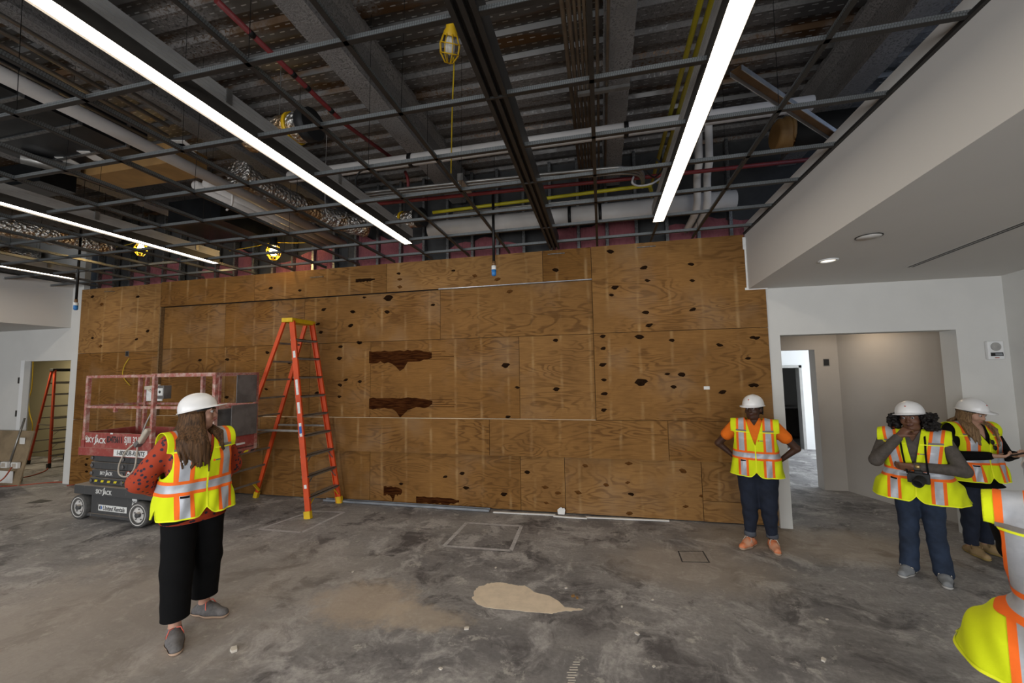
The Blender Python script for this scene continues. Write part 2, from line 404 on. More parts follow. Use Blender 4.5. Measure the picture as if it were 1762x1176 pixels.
# tall sheets beyond the recess
sheet(-9.74, xl, 2.44, 3.68, YP, 0.85); sheet(-9.74, xl, 1.20, 2.44, YP, 0.10); sheet(-9.74, xl, 0.0, 1.20, YP, 0.25)
# top course, proud
j5 = [xl, wx(441, 480), wx(667, 470), wx(934, 450), xm]
for i, tn in enumerate((0.15, 0.35, 0.75, 0.05)): sheet(j5[i], j5[i + 1], ZT, 3.70, YP, tn)
# upper field
j4 = [xl, wx(384, 560), wx(521, 560), wx(756, 540), xm]
for i, tn in enumerate((0.30, 0.10, 0.30, 0.42)): sheet(j4[i], j4[i + 1], ZM, ZT, YR, tn)
# middle field
j3 = [xl, wx(384, 650) , wx(530, 650), wx(635, 650), wx(893, 650), xm]
for i, tn in enumerate((0.20, 0.12, 0.25, 0.22, 0.55)): sheet(j3[i], j3[i + 1], ZB1, ZM, YR, tn)
# proud band at waist height
j2 = [xl, wx(448, 750), wx(843, 750), wx(1149.5, 750), 2.08]
for i, tn in enumerate((0.15, 0.28, 0.38, 0.32)): sheet(j2[i], j2[i + 1], ZB0, ZB1, YB - 0.02, tn)
# bottom course
j1 = [xl, wx(448, 830), wx(634, 830), wx(895, 830), wx(972, 840), wx(1210, 850), 2.08]
for i, tn in enumerate((0.10, 0.18, 0.30, 0.62, 0.80)): sheet(j1[i], j1[i + 1], 0.012, 0.80, YR, tn)
sheet(j1[5], j1[6], 0.27, 0.80, YR - 0.006, 0.72); sheet(j1[5], j1[6], 0.012, 0.27, YR - 0.006, 0.9)
# tall sheets beside the hallway
sheet(xm, 2.08, ZM, 3.70, YP, 0.45, notch=(1.86, 2.97)); sheet(xm, 2.08, ZB1, ZM, YP + 0.004, 0.40)
# side of the recess: a dark edge strip, and the metal edge under the top course
struct(MB().box((xl - 0.005, YP, ZB1), (xl + 0.02, YR + 0.02, ZT)), 'edge_strip', 'ply_edge', wall_back)
struct(MB().box((j4[3], YP - 0.004, ZT - 0.006), (xm, YR, ZT + 0.004)), 'edge_strip', 'silver_track', wall_back)
struct(MB().box((xl + .03, YB - .0205, ZB1 - .002), (xm - .004, YR - .001, ZB1 + .002)), 'edge_strip', 'plaster_and_lit_edge', wall_back)  # pale strip paints the light caught along the band's top edge
# knots and plugs, each on the sheet it sits in
KN = [(1050,433),(1108,461),(1058,495),(1052,508),(1111,538),(1117,560),(1100,580),(1156,586),(1238,594),(1037,579),(1038,600),(1037,628),(1039,654),(1040,678),(1039,706),
      (1148,644),(1173,645),(1103,658),(1159,666),(1295,581),(1302,582),(1287,617),(1299,663),(1293,664),(1243,675),(1189,455),(1114,483),(1191,483),(1192,533),(870,629),(957,670),(956,586),
      (874,718),(890,667),(956,465),(627,512),(668,513),(745,525),(607,537),(666,537),(604,560),(619,590),(619,657),(780,466),(817,475),(856,481),(686,471),(688,481),(688,494),(877,502),
      (802,840),(795,815),(766,821),(867,851),(907,813),(1007,802),(1082,798),(1175,811),(1080,831),(1043,835),(995,848),(1086,851),(938,839),(960,849),(1180,872),(1083,884),(940,866),(1208,854),
      (557,533),(607,536),(547,558),(603,561),(552,572),(586,597),(584,617),(545,612),(498,625),(547,640),(595,654),(585,663),(584,683),(505,653),(545,677),(460,607),(458,670),(470,753),(618,590),
      (159,511),(237,511),(175,524),(159,582),(235,584),(173,596),(254,570),(391,619),(390,684),(344,620),(466,496),(516,500),(148,800),(149,812),(150,790),(690,833)]
BIGK = {(1100, 580): 1.5, (1103, 658): 1.6, (870, 629): 1.7, (668, 513): 1.6, (1108, 461): 1.25, (1111, 538): 1.2}
BROWN = {(1007,802),(1082,798),(1175,811),(1080,831),(1043,835),(995,848),(1180,872),(1083,884),(940,866),(1208,854),(938,839),(960,849),(817,475),(856,481),(688,481),(688,494),(175,524),(173,596),(877,502)}
def knot_mesh(seed, mat):
    rr = random.Random(seed); n = 12; pts = []
    for i in range(n):
        a = 2 * math.pi * i / n; r = 1 + rr.uniform(-.16, .16) + (.25 if i in (0, 6) else 0)
        pts.append((r * math.cos(a) * 0.040, 0, r * math.sin(a) * 0.026))
    b = MB().prism(pts, (0, 0.003, 0)); o = b.build('knot', mat); me = o.data; bpy.data.objects.remove(o); return me
KD = [knot_mesh(i, 'knot_dark') for i in range(3)]; KBm = [knot_mesh(9 + i, 'knot_brown') for i in range(2)]
def sheet_at(x, z):
    best = None
    for s in SHEETS:
        if s[0] <= x <= s[1] and s[2] <= z <= s[3] and (best is None or s[4] < best[4]): best = s
    return best
for i, (px, py) in enumerate(KN):
    p = aty(px, py, 5.63); s = sheet_at(p.x, p.z)
    if s is None: continue
    p = aty(px, py, s[4])
    o = link('knot', (KBm[i % 2] if (px, py) in BROWN else KD[i % 3]), s[5], (p.x - s[0], -0.0012, p.z - s[2]))
    k_ = BIGK.get((px, py), 1.0) * random.uniform(0.72, 1.05); o.scale = (k_, 1, k_ * random.uniform(.85, 1.2)); o.rotation_euler = (0, random.uniform(-.3, .3), 0)
# dried drips and smears with their own outline
def stain(px0, py0, px1, py1, seed, mat='stain_brown', drip=None, tail=0):
    s = sheet_at(*(lambda p: (p.x, p.z))(aty((px0 + px1) / 2, (py0 + py1) / 2, 5.66))); rr = random.Random(seed)
    a = aty(px0, py1, s[4]); b = aty(px1, py0, s[4]); n = 16; top = []; bot = []
    for i in range(n + 1):
        u = i / n; x_ = a.x + (b.x - a.x) * u; taper = 1 - 0.55 * max(0, u - .75) / .25
        top.append((x_ - s[0], 0, b.z - s[2] - (b.z - a.z) * (0.10 * rr.random() + (1 - taper) * .4)))
        lo = a.z + (b.z - a.z) * (0.05 + 0.22 * rr.random() * (1 if u > .15 else .3) + (1 - taper) * .4)
        if drip and abs(u - drip) < .13: lo -= (b.z - a.z) * .75 * (1 - abs(u - drip) / .13)
        bot.append((x_ - s[0], 0, lo - s[2]))
    mb = MB().prism(bot + top[::-1], (0, 0.0025, 0))
    for j in range(tail):
        z_ = b.z - s[2] - (b.z - a.z) * (.2 + .18 * j); L = rr.uniform(.15, .4)
        mb.box((b.x - s[0] - .05, 0, z_), (b.x - s[0] + L, .0025, z_ + .007))
    o = mb.build('stain', mat, s[5], (0, -0.0008, 0)); fix_normals(o)
stain(635, 601, 743, 628, 1, drip=.5, tail=4); stain(635, 684, 744, 706, 2, drip=.5, tail=4)
stain(612, 478, 645, 487, 3, 'knot_dark'); stain(660, 838, 692, 854, 4, drip=.5); stain(716, 858, 790, 867, 5)
# paper sticker, steel track on the floor and loose strips along the foot of the wall
o = MB().box((-.035, -.004, -.02), (.035, 0, .02)).build('sticker', 'paper', wall_back, aty(1216, 668, YP - .001))
mb = MB(); a = at(560, 862); b = at(843, 880)
mb.bar((a.x, 5.585, .012), (b.x, 5.57, .012), .07, .003); mb.bar((a.x, 5.55, .024), (b.x, 5.535, .024), .003, .03); mb.bar((a.x, 5.62, .024), (b.x, 5.605, .024), .003, .03)
tag(mb.build('metal_track', 'silver_track'), 'galvanised steel track lying along the foot of the plywood wall', 'metal track')
for i, (p0, p1, l_) in enumerate((((848, 884), (955, 889), 'pale metal strip on the floor beside the steel track end'), ((952, 891), (1010, 895), 'short metal strip between the two longer strips under the plywood'), ((1008, 893), (1152, 899), 'long pale metal strip on the floor nearest the hallway'))):
    a = at(*p0); b = at(*p1)
    tag(MB().bar((a.x, a.y + .03, .008), (b.x, b.y + .03, .008), .035, .012).build('metal_strip', 'joint_compound'), l_, 'metal strip', 'loose strips along the plywood wall')
p = at(966, 889); b = MB().prism([(0, 0, 0), (.09, 0, 0), (.10, 0, .06), (.085, 0, .09), (.07, 0, .075), (.045, 0, .095), (.02, 0, .08), (-.005, 0, .06)], (0, .012, 0))
tag(b.build('paper_scrap', 'paper', None, (p.x - .05, p.y + .03, .014)), 'torn white paper scrap propped at the foot of the plywood', 'paper scrap')

# drywall with the hallway opening
XP0, XO0, XO1, ZO, XRW = 2.08, 2.215, 4.04, 2.37, 4.52
mb = MB().box((XP0, YW, 0), (XO0, 5.86, ZO)).box((XO1, YW, 0), (XRW + .2, 5.86, ZO)).box((XP0, YW, ZO), (XRW + .2, 5.86, 3.3))
wall_hall = struct(mb, 'wall_hall_front', 'drywall')
struct(MB().box((XRW, -5.9, 0), (XRW + .2, YW, 3.6)), 'wall_right', 'drywall')
YH = 7.45; XH = 3.42
mb = MB().box((XH, YH, 0), (3.78, 7.64, 2.8)).box((1.2, YH, 2.25), (XH, 7.64, 2.8)).box((1.2, YH, 0), (2.3, 7.64, 2.25))
mb.prism([(3.74, 7.47, 0), (4.42, 5.80, 0), (4.6, 5.80, 0), (4.6, 7.6, 0), (3.74, 7.64, 0)], (0, 0, 2.8))
struct(mb, 'wall_hall_rear', 'drywall_greige')
struct(MB().box((1.2, 5.86, 2.72), (4.7, 7.64, 2.85)), 'ceiling_hall', 'drywall')
struct(MB().box((1.2, 5.9, 0), (1.3, 7.6, 2.8)), 'wall_hall_side', 'drywall')
# little recessed box on the hallway wall
p = aty(1422, 624, YH - .004)
mb = MB(); mb.box((-.045, 0, -.06), (.045, .004, .06)); mb.cur = 1; mb.box((-.036, -.002, -.05), (.036, .002, .05))
o = mb.build('junction_box', ['steel_conduit', 'black_rubber'], None, p); tag(o, 'dark open junction box in the hallway wall', 'junction box')
# side room beyond: bright, with a further door opening and a dark cabinet behind it
YS = 11.05; a = aty(1376, 631, YS); ds = a.x; dz = a.z
mb = MB().box((1.0, YS, dz), (9.0, YS + .15, 2.9)).box((ds, YS, 0), (9.0, YS + .15, dz)).box((1.0, YS, 0), (ds - .95, YS + .15, dz))
mb.box((8.9, 7.64, 0), (9.05, YS, .55)).box((8.9, 7.64, 2.75), (9.05, YS, 2.9)).box((0.9, 7.64, 0), (1.0, YS, 2.9)).box((3.78, 7.5, 0), (9.0, 7.64, 2.9))
struct(mb, 'wall_side_room', 'drywall_white')
struct(MB().box((0.9, 7.64, 2.85), (9.05, 13.6, 2.95)), 'ceiling_side_room', 'drywall_white')
mb = MB().box((ds - .03, YS - .02, 0), (ds + .03, YS + .17, dz + .03)).box((ds - .98, YS - .02, dz - .03), (ds + .03, YS + .17, dz + .03)).box((ds - .98, YS - .02, 0), (ds - .92, YS + .17, dz))
struct(mb, 'door_1', 'housing_grey')
struct(MB().box((1.0, 13.4, 0), (9.0, 13.6, 2.9)).box((1.0, 11.2, 0), (1.1, 13.4, 2.9)).box((8.0, 11.2, 0), (8.1, 13.4, 2.9)), 'wall_store_room', 'drywall')
q = aty(1366, 735, 12.8); cb = empty('base_cabinet', (q.x, 12.85, 0), 0, 'dark base cabinet far beyond the hallway door', 'cabinet')
MB().box((-1.2, -.25, .08), (1.2, .3, .84)).build('body', 'cabinet_dark', cb); MB().box((-1.22, -.28, .84), (1.22, .3, .88)).build('worktop', 'housing_grey', cb)
for i in range(4): MB().box((-1.17 + .59 * i, -.27, .12), (-.61 + .59 * i, -.25, .81)).build('door', 'cabinet_dark', cb)

# soffit and low ceiling on the hallway side (bottom rises slightly away from the wall)
def zs(y): return 2.975 + (YW - y) * 0.034
mb = MB(); y0, y1 = -5.9, YW
mb.prism([(XS, y1, zs(y1)), (XS, y1, 3.83), (XS, y0, 3.83), (XS, y0, zs(y0))], (0.10, 0, 0))
mb.prism([(XS + .1, y1, zs(y1)), (XS + .1, y0, zs(y0)), (XRW, y0, zs(y0)), (XRW, y1, zs(y1))], (0, 0, 0.05))
soffit_r = fix_normals(mb.build('ceiling_soffit_right', 'soffit_paint')); soffit_r['kind'] = 'structure'
# joint compound smears where soffit meets plywood
for lo, hi in (((1.84, YP - .006, 2.965), (2.10, YP, 2.995)), ((1.845, YP - .006, 3.50), (1.882, YP, 3.66)), ((1.86, YP - .004, 2.99), (1.882, YP, 3.5))):
    MB().box(lo, hi).build('compound_smear', 'joint_compound', soffit_r)
# black wall angle along the soffit
MB().box((XS - .024, -4, ZG - .002), (XS, YP, ZG + .022)).build('wall_angle', 'tee_face', soffit_r)
# downlight, smoke detector base, slot diffuser in the low ceiling
def low(px, py):
    d = _ray(px, py); z = 3.0
    for _ in range(6):
        p_ = CPOS + d * ((z - CAM_H) / d[2]); z = zs(p_[1])
    return Vector(p_)
p = low(1425, 448); e = empty('downlight', (p.x, p.y, p.z), 0, 'round white recessed downlight in the low ceiling', 'downlight')
MB().lathe([(.085, -.001), (.085, -.010), (.065, -.012), (.06, .0)], n=24).build('trim_ring', 'drywall_white', e); MB().lathe([(.06, -.004), (.001, -.004)], n=24).build('lens', 'downlight_lens', e)
p = low(1495, 407); e = empty('ceiling_cover_plate', (p.x, p.y, p.z), 0, 'round flush cover plate in the low ceiling', 'cover plate')
MB().lathe([(.085, .001), (.08, -.010), (.001, -.012)], n=24).build('plate', 'soffit_paint', e); MB().lathe([(.092, .0), (.092, -.006), (.084, -.006)], n=24).build('rim', 'housing_dark', e)
a = low(1565, 460); b = low(1762, 380); mx = (a.x + b.x) / 2 + .02
mb = MB(); L0, L1 = b.y - 1.6, a.y
mb.prism([(mx - .045, L1, zs(L1) - .004), (mx - .045, L0, zs(L0) - .004), (mx + .045, L0, zs(L0) - .004), (mx + .045, L1, zs(L1) - .004)], (0, 0, .0035)); e = fix_normals(mb.build('slot_diffuser', 'soffit_paint'))
for dx in (-.018, .018):
    fix_normals(MB().prism([(mx + dx - .009, L1 - .02, zs(L1) - .006), (mx + dx - .009, L0, zs(L0) - .006), (mx + dx + .009, L0, zs(L0) - .006), (mx + dx + .009, L1 - .02, zs(L1) - .006)], (0, 0, .004)).build('slot', 'black_metal', e))
tag(e, 'long twin slot air diffuser in the low ceiling', 'air diffuser')
# fire alarm speaker strobe
p = aty(1708, 604, YW); e = empty('fire_alarm', (p.x, p.y, p.z), 0, 'white wall fire alarm speaker with strobe window', 'fire alarm')
bevel(MB().box((-.075, -.045, -.10), (.075, 0, .11)).build('body', 'drywall_white', e), .012, 3)
MB().lathe([(.05, -.047), (.05, -.044), (.04, -.050), (.03, -.046), (.02, -.051), (.001, -.049)], (0, 0, .045), (0, 1, 0), 20).build('speaker_grille', 'housing_grey', e)
MB().box((-.055, -.052, -.062), (.055, -.044, -.022)).build('strobe_lens', 'black_rubber', e); MB().box((-.02, -.056, -.055), (.045, -.050, -.03)).build('strobe_reflector', 'silver_track', e)
MB().box((-.02, -.047, -.085), (.02, -.0445, -.075)).build('lettering', 'cord_red', e)

# side with the far ladder: drywall with an opening, soffit, low ceiling, olive room
XL0, XL1, ZL = -11.18, -9.95, 2.325
mb = MB().box((-16.2, YW, 0), (XL0, 5.72, ZL)).box((XL1, YW, 0), (-9.74, 5.72, ZL)).box((-16.2, YW, ZL), (-9.74, 5.72, 5.3))
struct(mb, 'wall_ladder_room_front', 'drywall')
fr = struct(MB().box((XL0 - .09, YW - .018, 0), (XL0 + .012, 5.70, ZL + .02)), 'door_2', 'drywall_white')
for z in (1.95, 1.30, .30): MB().box((XL0 - .12, YW - .030, z - .06), (XL0 - .095, YW - .016, z + .06)).build('hinge', 'housing_dark', fr)
mb = MB().box((-16.2, 7.5, 0), (-9.5, 7.6, 2.9)).box((-9.6, 5.72, 0), (-9.5, 7.5, 2.9)).box((-16.2, 5.72, 0), (-16.1, 7.5, 2.9)); mb.box((-16.2, 5.72, 2.8), (-9.5, 7.6, 2.9))
struct(mb, 'wall_ladder_room', 'drywall_olive')
mb = MB().box((-10.12, -5.9, 2.95), (-10.02, YW, 3.80)).box((-16.2, -5.9, 2.95), (-10.12, YW, 3.0))
struct(mb, 'ceiling_soffit_left', 'soffit_paint')
struct(MB().box((-16.3, -5.9, 0), (-16.2, 7.6, 5.3)), 'wall_left', 'drywall')
# unseen lamp added to brighten the ladder room; warm downlights in the hallway
def ceiling_lamp(x, y, z, power, color, lab):
    e = empty('unseen_lamp', (x, y, z), 0, lab, 'ceiling light')
    MB().lathe([(.12, 0), (.12, -.03), (.10, -.04)], n=24).build('rim', 'drywall_white', e); MB().lathe([(.10, -.038), (.001, -.045)], n=24).build('diffuser', 'downlight_lens', e)
    l = bpy.data.lights.new('lamp', 'AREA'); l.shape = 'DISK'; l.size = .2; l.energy = power; l.color = color
    o = bpy.data.objects.new('lamp_light', l); COL.objects.link(o); o.parent = e; o.location = (0, 0, -.06)
ceiling_lamp(-12.6, 6.5, 2.8, 30, (1.0, .86, .62), 'unseen round lamp added to brighten the room with the far ladder')
ceiling_lamp(3.55, 6.75, 2.72, 4.5, (1.0, .80, .58), 'round flush lamp in the hallway ceiling')
# wall behind the camera with three windows
mb = MB(); xs_ = [-16.2, -9.7, -6.7, -4.9, -1.9, 0.1, 3.1, 4.7]
for i in range(0, 8, 2): mb.box((xs_[i], -5.9, 0), (xs_[i + 1], -5.7, 5.3))
for i in (1, 3, 5): mb.box((xs_[i], -5.9, 0), (xs_[i + 1], -5.7, .6)); mb.box((xs_[i], -5.9, 2.9), (xs_[i + 1], -5.7, 5.3))
struct(mb, 'wall_rear', 'drywall')
for n_, i in enumerate((1, 3, 5)):
    mb = MB(); x0, x1 = xs_[i], xs_[i + 1]
    for a_, b_ in (((x0, .6), (x1, .66)), ((x0, 2.84), (x1, 2.9)), ((x0, .6), (x0 + .06, 2.9)), ((x1 - .06, .6), (x1, 2.9)), (((x0 + x1) / 2 - .03, .6), ((x0 + x1) / 2 + .03, 2.9))):
        mb.box((a_[0], -5.84, a_[1]), (b_[0], -5.76, b_[1]))
    struct(mb, 'window_%d' % (n_ + 1), 'housing_grey')

# ------------------------------------------------------------------ marks on the floor (pieces of the floor)
def flat_poly(pts, z, name, mat, th=0.0015):
    o = MB().prism([(p.x, p.y, z) for p in pts], (0, 0, th)).build(name, mat, floor); return fix_normals(o)
def strip(a, b, w, name, mat):
    d = (b - a); d.normalize(); n = Vector((-d.y, d.x, 0)) * w / 2
    flat_poly([a - n, b - n, b + n, a + n], 0.0006, name, mat, .0008)
for q in (((447, 911), (519, 917), (592, 882), (537, 880)), ((764, 940), (879, 948), (897, 906), (803, 900))):
    P = [at(*p) for p in q]
    for i in range(4): strip(P[i], P[(i + 1) % 4], 0.045, 'tape_strip', 'tape')
PATCH = [(815,1022),(822,1012),(838,1005),(858,1003),(880,1006),(892,1009),(902,1008),(912,1014),(920,1020),(945,1026),(962,1036),(972,1046),(1004,1049),(1000,1051),(968,1053),(950,1057),(915,1054),(860,1049),(835,1046),(820,1040),(813,1032)]
_jr = random.Random(4); _pp = []
for i_, p0 in enumerate(PATCH):
    p1_ = PATCH[(i_ + 1) % len(PATCH)]
    for k_ in range(5):
        u_ = k_ / 5; j_ = 0 if k_ == 0 else _jr.uniform(-1.6, 1.6); _pp.append((p0[0] + (p1_[0] - p0[0]) * u_ + j_ * 1.2, p0[1] + (p1_[1] - p0[1]) * u_ + j_ * .5))
flat_poly([at(*p) for p in _pp], 0.0004, 'skim_patch', 'plaster_and_lit_edge', .002)
def pit(P, name):
    c_ = sum((Vector(p) for p in P), Vector()) / 4
    flat_poly(P, .0008, name, 'dark_paint', .0012); flat_poly([c_ + (p - c_) * .90 for p in P], .0016, name, 'black_rubber' if name == 'floor_pocket' else 'concrete', .0008)
P = [at(*p) for p in ((1166, 949), (1210, 949), (1222, 969), (1173, 968))]; pit(P, 'floor_plate')
P = [at(*p) for p in ((43, 867), (70, 860), (92, 862), (72, 866))]; pit(P, 'floor_pocket')
for k, (px, py, s) in enumerate(((402, 1120, 1.4), (803, 1083, .9), (758, 1152, .6), (974, 1013, .6), (986, 1027, .8), (993, 1030, .7), (1096, 1092, .8), (1417, 1137, .9), (1123, 1033, .5), (1070, 1045, .5), (607, 985, .6), (97, 829, 1.6), (853, 978, .6), (1125, 1148, .5), (1423, 1067, .5))):
    p = at(px, py); rr = random.Random(k); w = .022 * s; h = .015 * s
    b = MB().prism([(-w, -h * .8, 0), (w * .7, -h, 0), (w, h * .5, 0), (w * .2, h, 0), (-w * .9, h * .7, 0)], (0, 0, .012 * s))
    o = b.build('debris_chip', 'debris' if k not in (4, 5) else 'kraft', floor, (p.x, p.y, 0), (0, 0, rr.uniform(0, 3)))

# dusty boot print
for k in range(9):
    p = at(992 - 10 * math.sin(k * .25) + 2 * (k % 2), 1140 + 4.5 * k); w = .030 - .002 * abs(4 - k)
    MB().box((-w, -.004, 0), (w, .004, .0008)).build('boot_print', 'debris', floor, (p.x, p.y, .0003), (0, 0, .18))
# ================================================================== CEILING GRID, LIGHTS, SERVICES
GX = [0.0, -1.26, -1.88, -3.11, -3.73, -4.34, -4.95, -6.2, -6.82, -7.44, -8.06, -9.3, 1.24]
GY = [1.741 + .5925 * k for k in range(-4, 7)]
LAMPS = [(-2.475, 4.80, 'long linear ceiling light running to the wall above the scissor lift'), (0.71, 4.83, 'linear ceiling light beside the soffit over the hallway end'),
         (-5.74, 4.88, 'linear ceiling light between the longest one and the far soffit'), (-8.93, 4.99, 'short-looking linear ceiling light at the far soffit')]
DIFX = (-.665, -.525)
grid = empty('ceiling_grid', (0, 0, ZG), 0, 'dark open suspended ceiling grid with bare galvanised webs', 'ceiling grid')
def tee(x0, y0, x1, y1, name):
    L = math.hypot(x1 - x0, y1 - y0); mb = MB()
    mb.box((0, -.0145, 0), (L, .0145, .0035)); mb.cur = 1; mb.box((0, -.0012, .003), (L, .0012, .034)); mb.box((0, -.0045, .027), (L, .0045, .038))
    mb.build(name, ['tee_face', 'tee_web'], grid, (x0, y0, 0), (0, 0, math.atan2(y1 - y0, x1 - x0)))
# runs parallel to the back wall, cut where a light or the diffuser passes
for gy in GY:
    cuts = [(-10.02, -10.02)] + sorted([(lx - .065, lx + .065) for lx, ye, _ in LAMPS if gy < ye] + [DIFX]) + [(XS, XS)]
    for a, b in zip(cuts[:-1], cuts[1:]): tee(a[1], gy, b[0], gy, 'cross_runner')
for gx in GX: tee(gx, GY[0], gx, 5.60, 'long_runner')
for lx, ye, _ in LAMPS: tee(lx, ye + .01, lx, 5.60, 'long_runner')
for px, py in ((545, 477), (957, 437), (1112, 425), (188, 502)):
    p = aty(px, py, YP - .012); MB().box((-.12, -.012, -.004), (.12, .012, .004)).build('wall_clip', 'galvanised', grid, (p.x, p.y, p.z - ZG))
wires = []
for i, gx in enumerate(GX):
    for j, gy in enumerate(GY):
        if (i + j) % 2 == 0 and gy > 0.5:
            MB().tube([(gx, gy, .04), (gx + random.uniform(-.03, .03), gy + random.uniform(-.03, .03), 1.38)], .0022, 4, False).build('hanger_wire', 'black_metal', None, (0, 0, ZG)); tag(bpy.context.scene.collection.objects[-1], 'thin dark hanger wire between the roof deck and the ceiling grid', 'wire', 'ceiling hanger wires')
# linear lights: housing, reveal, glowing lens, hanging clips
for lx, ye, lab in LAMPS:
    e = empty('linear_light', (lx, 0, ZG), 0, lab, 'ceiling light', 'linear lights in the ceiling grid')
    MB().box((-.0585, -3.0, .010), (.0585, ye, .014)).build('lens', 'lamp_lens', e)
    mb = MB().box((-.064, -3.0, .015), (.064, ye + .006, .085)); mb.build('housing', 'housing_dark', e)
    mb = MB().box((-.066, -3.0, .085), (.066, ye, .19))
    for z in (.105, .13, .155): mb.box((-.069, -3.0, z), (.069, ye, z + .006))
    mb.build('extrusion', 'housing_grey', e)
    for x_ in (-.0625, .0625): MB().box((x_ - .0035, -3.0, -.004), (x_ + .0035, ye + .006, .016)).build('reveal', 'housing_dark', e)
    MB().box((-.062, ye, -.004), (.062, ye + .006, .19)).build('end_cap', 'housing_grey', e)
    y = ye - .35
    while y > 0: MB().box((.058, y - .02, .10), (.075, y + .02, .20)).build('hanger_clip', 'steel_conduit', e); y -= 1.18
# black linear slot diffuser down the middle
e = empty('slot_diffuser_run', ((DIFX[0] + DIFX[1]) / 2, 0, ZG), 0, 'long black slot diffuser running through the ceiling grid to the plywood', 'air diffuser')
mb = MB(); w = .07
for x0, x1 in ((-w, -.042), (-.014, .014), (.042, w)): mb.box((x0, -3, -.003), (x1, 5.58, .03))
mb.build('frame_bars', 'tee_face', e)
MB().box((-.06, -3, .03), (.06, 5.58, .035)).build('backing', 'black_rubber', e)
MB().box((-.062, -3, .035), (.062, 5.58, .20)).build('plenum', 'housing_dark', e)
for gy in GY[1::2]: MB().box((-w, gy - .008, -.005), (w, gy + .008, .01)).build('cross_bar', 'tee_face', e)

# fireproofed beams and girders
BEAMS = [(-9.1, 'fireproofed roof beam nearest the far soffit'), (-6.75, 'fireproofed roof beam between the two far linear lights'), (-4.15, 'fireproofed roof beam over the white drain pipe'),
         (-2.08, 'fireproofed roof beam between the long light and the yellow caged lamp'), (0.23, 'fireproofed roof beam beside the brown conduit bundle'), (2.45, 'dark fireproofed roof beam behind the soffit edge')]
for bx, lab in BEAMS:
    mb = MB(); n = 40; prof = [(-.11, 4.60), (.11, 4.60), (.115, 4.645), (.05, 4.69), (.045, 5.0), (.11, 5.06), (.11, 5.12), (-.11, 5.12), (-.11, 5.06), (-.045, 5.0), (-.05, 4.69), (-.115, 4.645)]
    vs = []; y0, y1 = -5.6, 5.7; m = len(prof)
    for i in range(n + 1):
        y = y0 + (y1 - y0) * i / n
        for x_, z_ in prof: vs.append((bx + x_ + random.uniform(-.006, .006), y, z_ + random.uniform(-.006, .006)))
    fs = [(i * m + k, i * m + (k + 1) % m, (i + 1) * m + (k + 1) % m, (i + 1) * m + k) for i in range(n) for k in range(m)] + [tuple(range(m)), tuple(range(n * m, n * m + m))]
    o = fix_normals(mb.add(vs, fs).build('roof_beam', 'fireproofing')); tag(o, lab, 'beam', 'fireproofed roof beams')

def pipe(pts, r, mat, name, lab, cat='pipe', n=10, group=None, bands=None):
    mb = MB().tube(pts, r, n)
    o = mb.build(name, mat)
    if bands:
        for p, d in bands: MB().tube([Vector(p) - Vector(d) * .02, Vector(p) + Vector(d) * .02], r * 1.15, n).build('clamp', 'black_metal', o)
    return tag(o, lab, cat, group)
# insulated pipes along the back wall
y_, z_ = 3.74, 4.22
pipe([(-3.4, y_, z_), (1.84, y_, z_)], .062, 'white_pipe', 'insulated_pipe', 'white insulated pipe crossing the ceiling under the roof beams', 'pipe', 14, bands=[((-1.9, y_, z_), (1, 0, 0)), ((.3, y_, z_), (1, 0, 0))])
pipe([(-2.4, 5.33, 4.06), (1.70, 5.33, 4.06)], .125, 'white_pipe', 'insulated_main', 'thick white insulated main just above the plywood wall', 'pipe', 18, bands=[((-.35, 5.33, 4.06), (1, 0, 0)), ((.05, 5.33, 4.06), (1, 0, 0))])
# three parallel steel conduits with a strut clamp and bent ends
e = empty('conduit_run', (0, 0, 0), 0, 'three steel conduits side by side along the back, bent at one end', 'conduit run')
a = at(625, 341, 4.05); b = at(1080, 295, 4.05)
for k in range(3):
    dy = -.06 * k
    pts = smooth_path([(a.x, a.y + dy, 4.05), (-1, (a.y + b.y) / 2 + dy, 4.05), (b.x - .35 + .05 * k, b.y + dy, 4.05), (b.x - .05, b.y + dy + .03, 4.05), (b.x + .14, b.y + dy + .16, 4.06), (b.x + .2, b.y + dy + .5, 4.08)], 5)
    MB().tube(pts, .017, 8).build('conduit', 'steel_conduit', e)
p = at(800, 322, 4.02); MB().box((p.x - .03, p.y - .16, 4.02), (p.x + .03, p.y + .16, 4.10)).build('strut_clamp', 'steel_conduit', e)
# gas pipe and sprinkler lines
a = at(745, 366, 4.05); b = at(1095, 322, 4.05)
pipe(smooth_path([(a.x, a.y, 4.05), ((a.x + b.x) / 2, (a.y + b.y) / 2, 4.05), (b.x, b.y, 4.05), (b.x + .15, b.y + .05, 4.05), (b.x + .2, b.y + .3, 4.05)], 5), .021, 'yellow_gas', 'gas_pipe', 'yellow gas pipe running along the back wall')
pipe([at(780, 367, 4.0), at(1130, 331, 4.0)], .011, 'steel_conduit', 'thin_conduit', 'thin steel conduit just below the yellow gas pipe', 'conduit')
a = at(373, 0, 4.34); b = at(592, 213, 4.34); a.x = b.x = (a.x + b.x) / 2
pipe([a, b, at(680, 276, 4.34)], .02, 'red_pipe', 'sprinkler_pipe', 'dark red sprinkler pipe with clamps between the long light and a beam', bands=[((a + (b - a) * f), (0, 1, 0)) for f in (.2, .5, .62, .85)])
pipe([at(640, 352, 4.1), at(1130, 303, 4.1), at(1420, 272, 4.1)], .022, 'red_pipe', 'sprinkler_main', 'dark red sprinkler main along the back above the conduits')
pipe(smooth_path([at(697, 295, 4.3), at(702, 310, 4.2), at(702, 326, 4.1)], 4), .018, 'red_pipe', 'sprinkler_drop', 'short dark red drop pipe below the white insulated pipe')
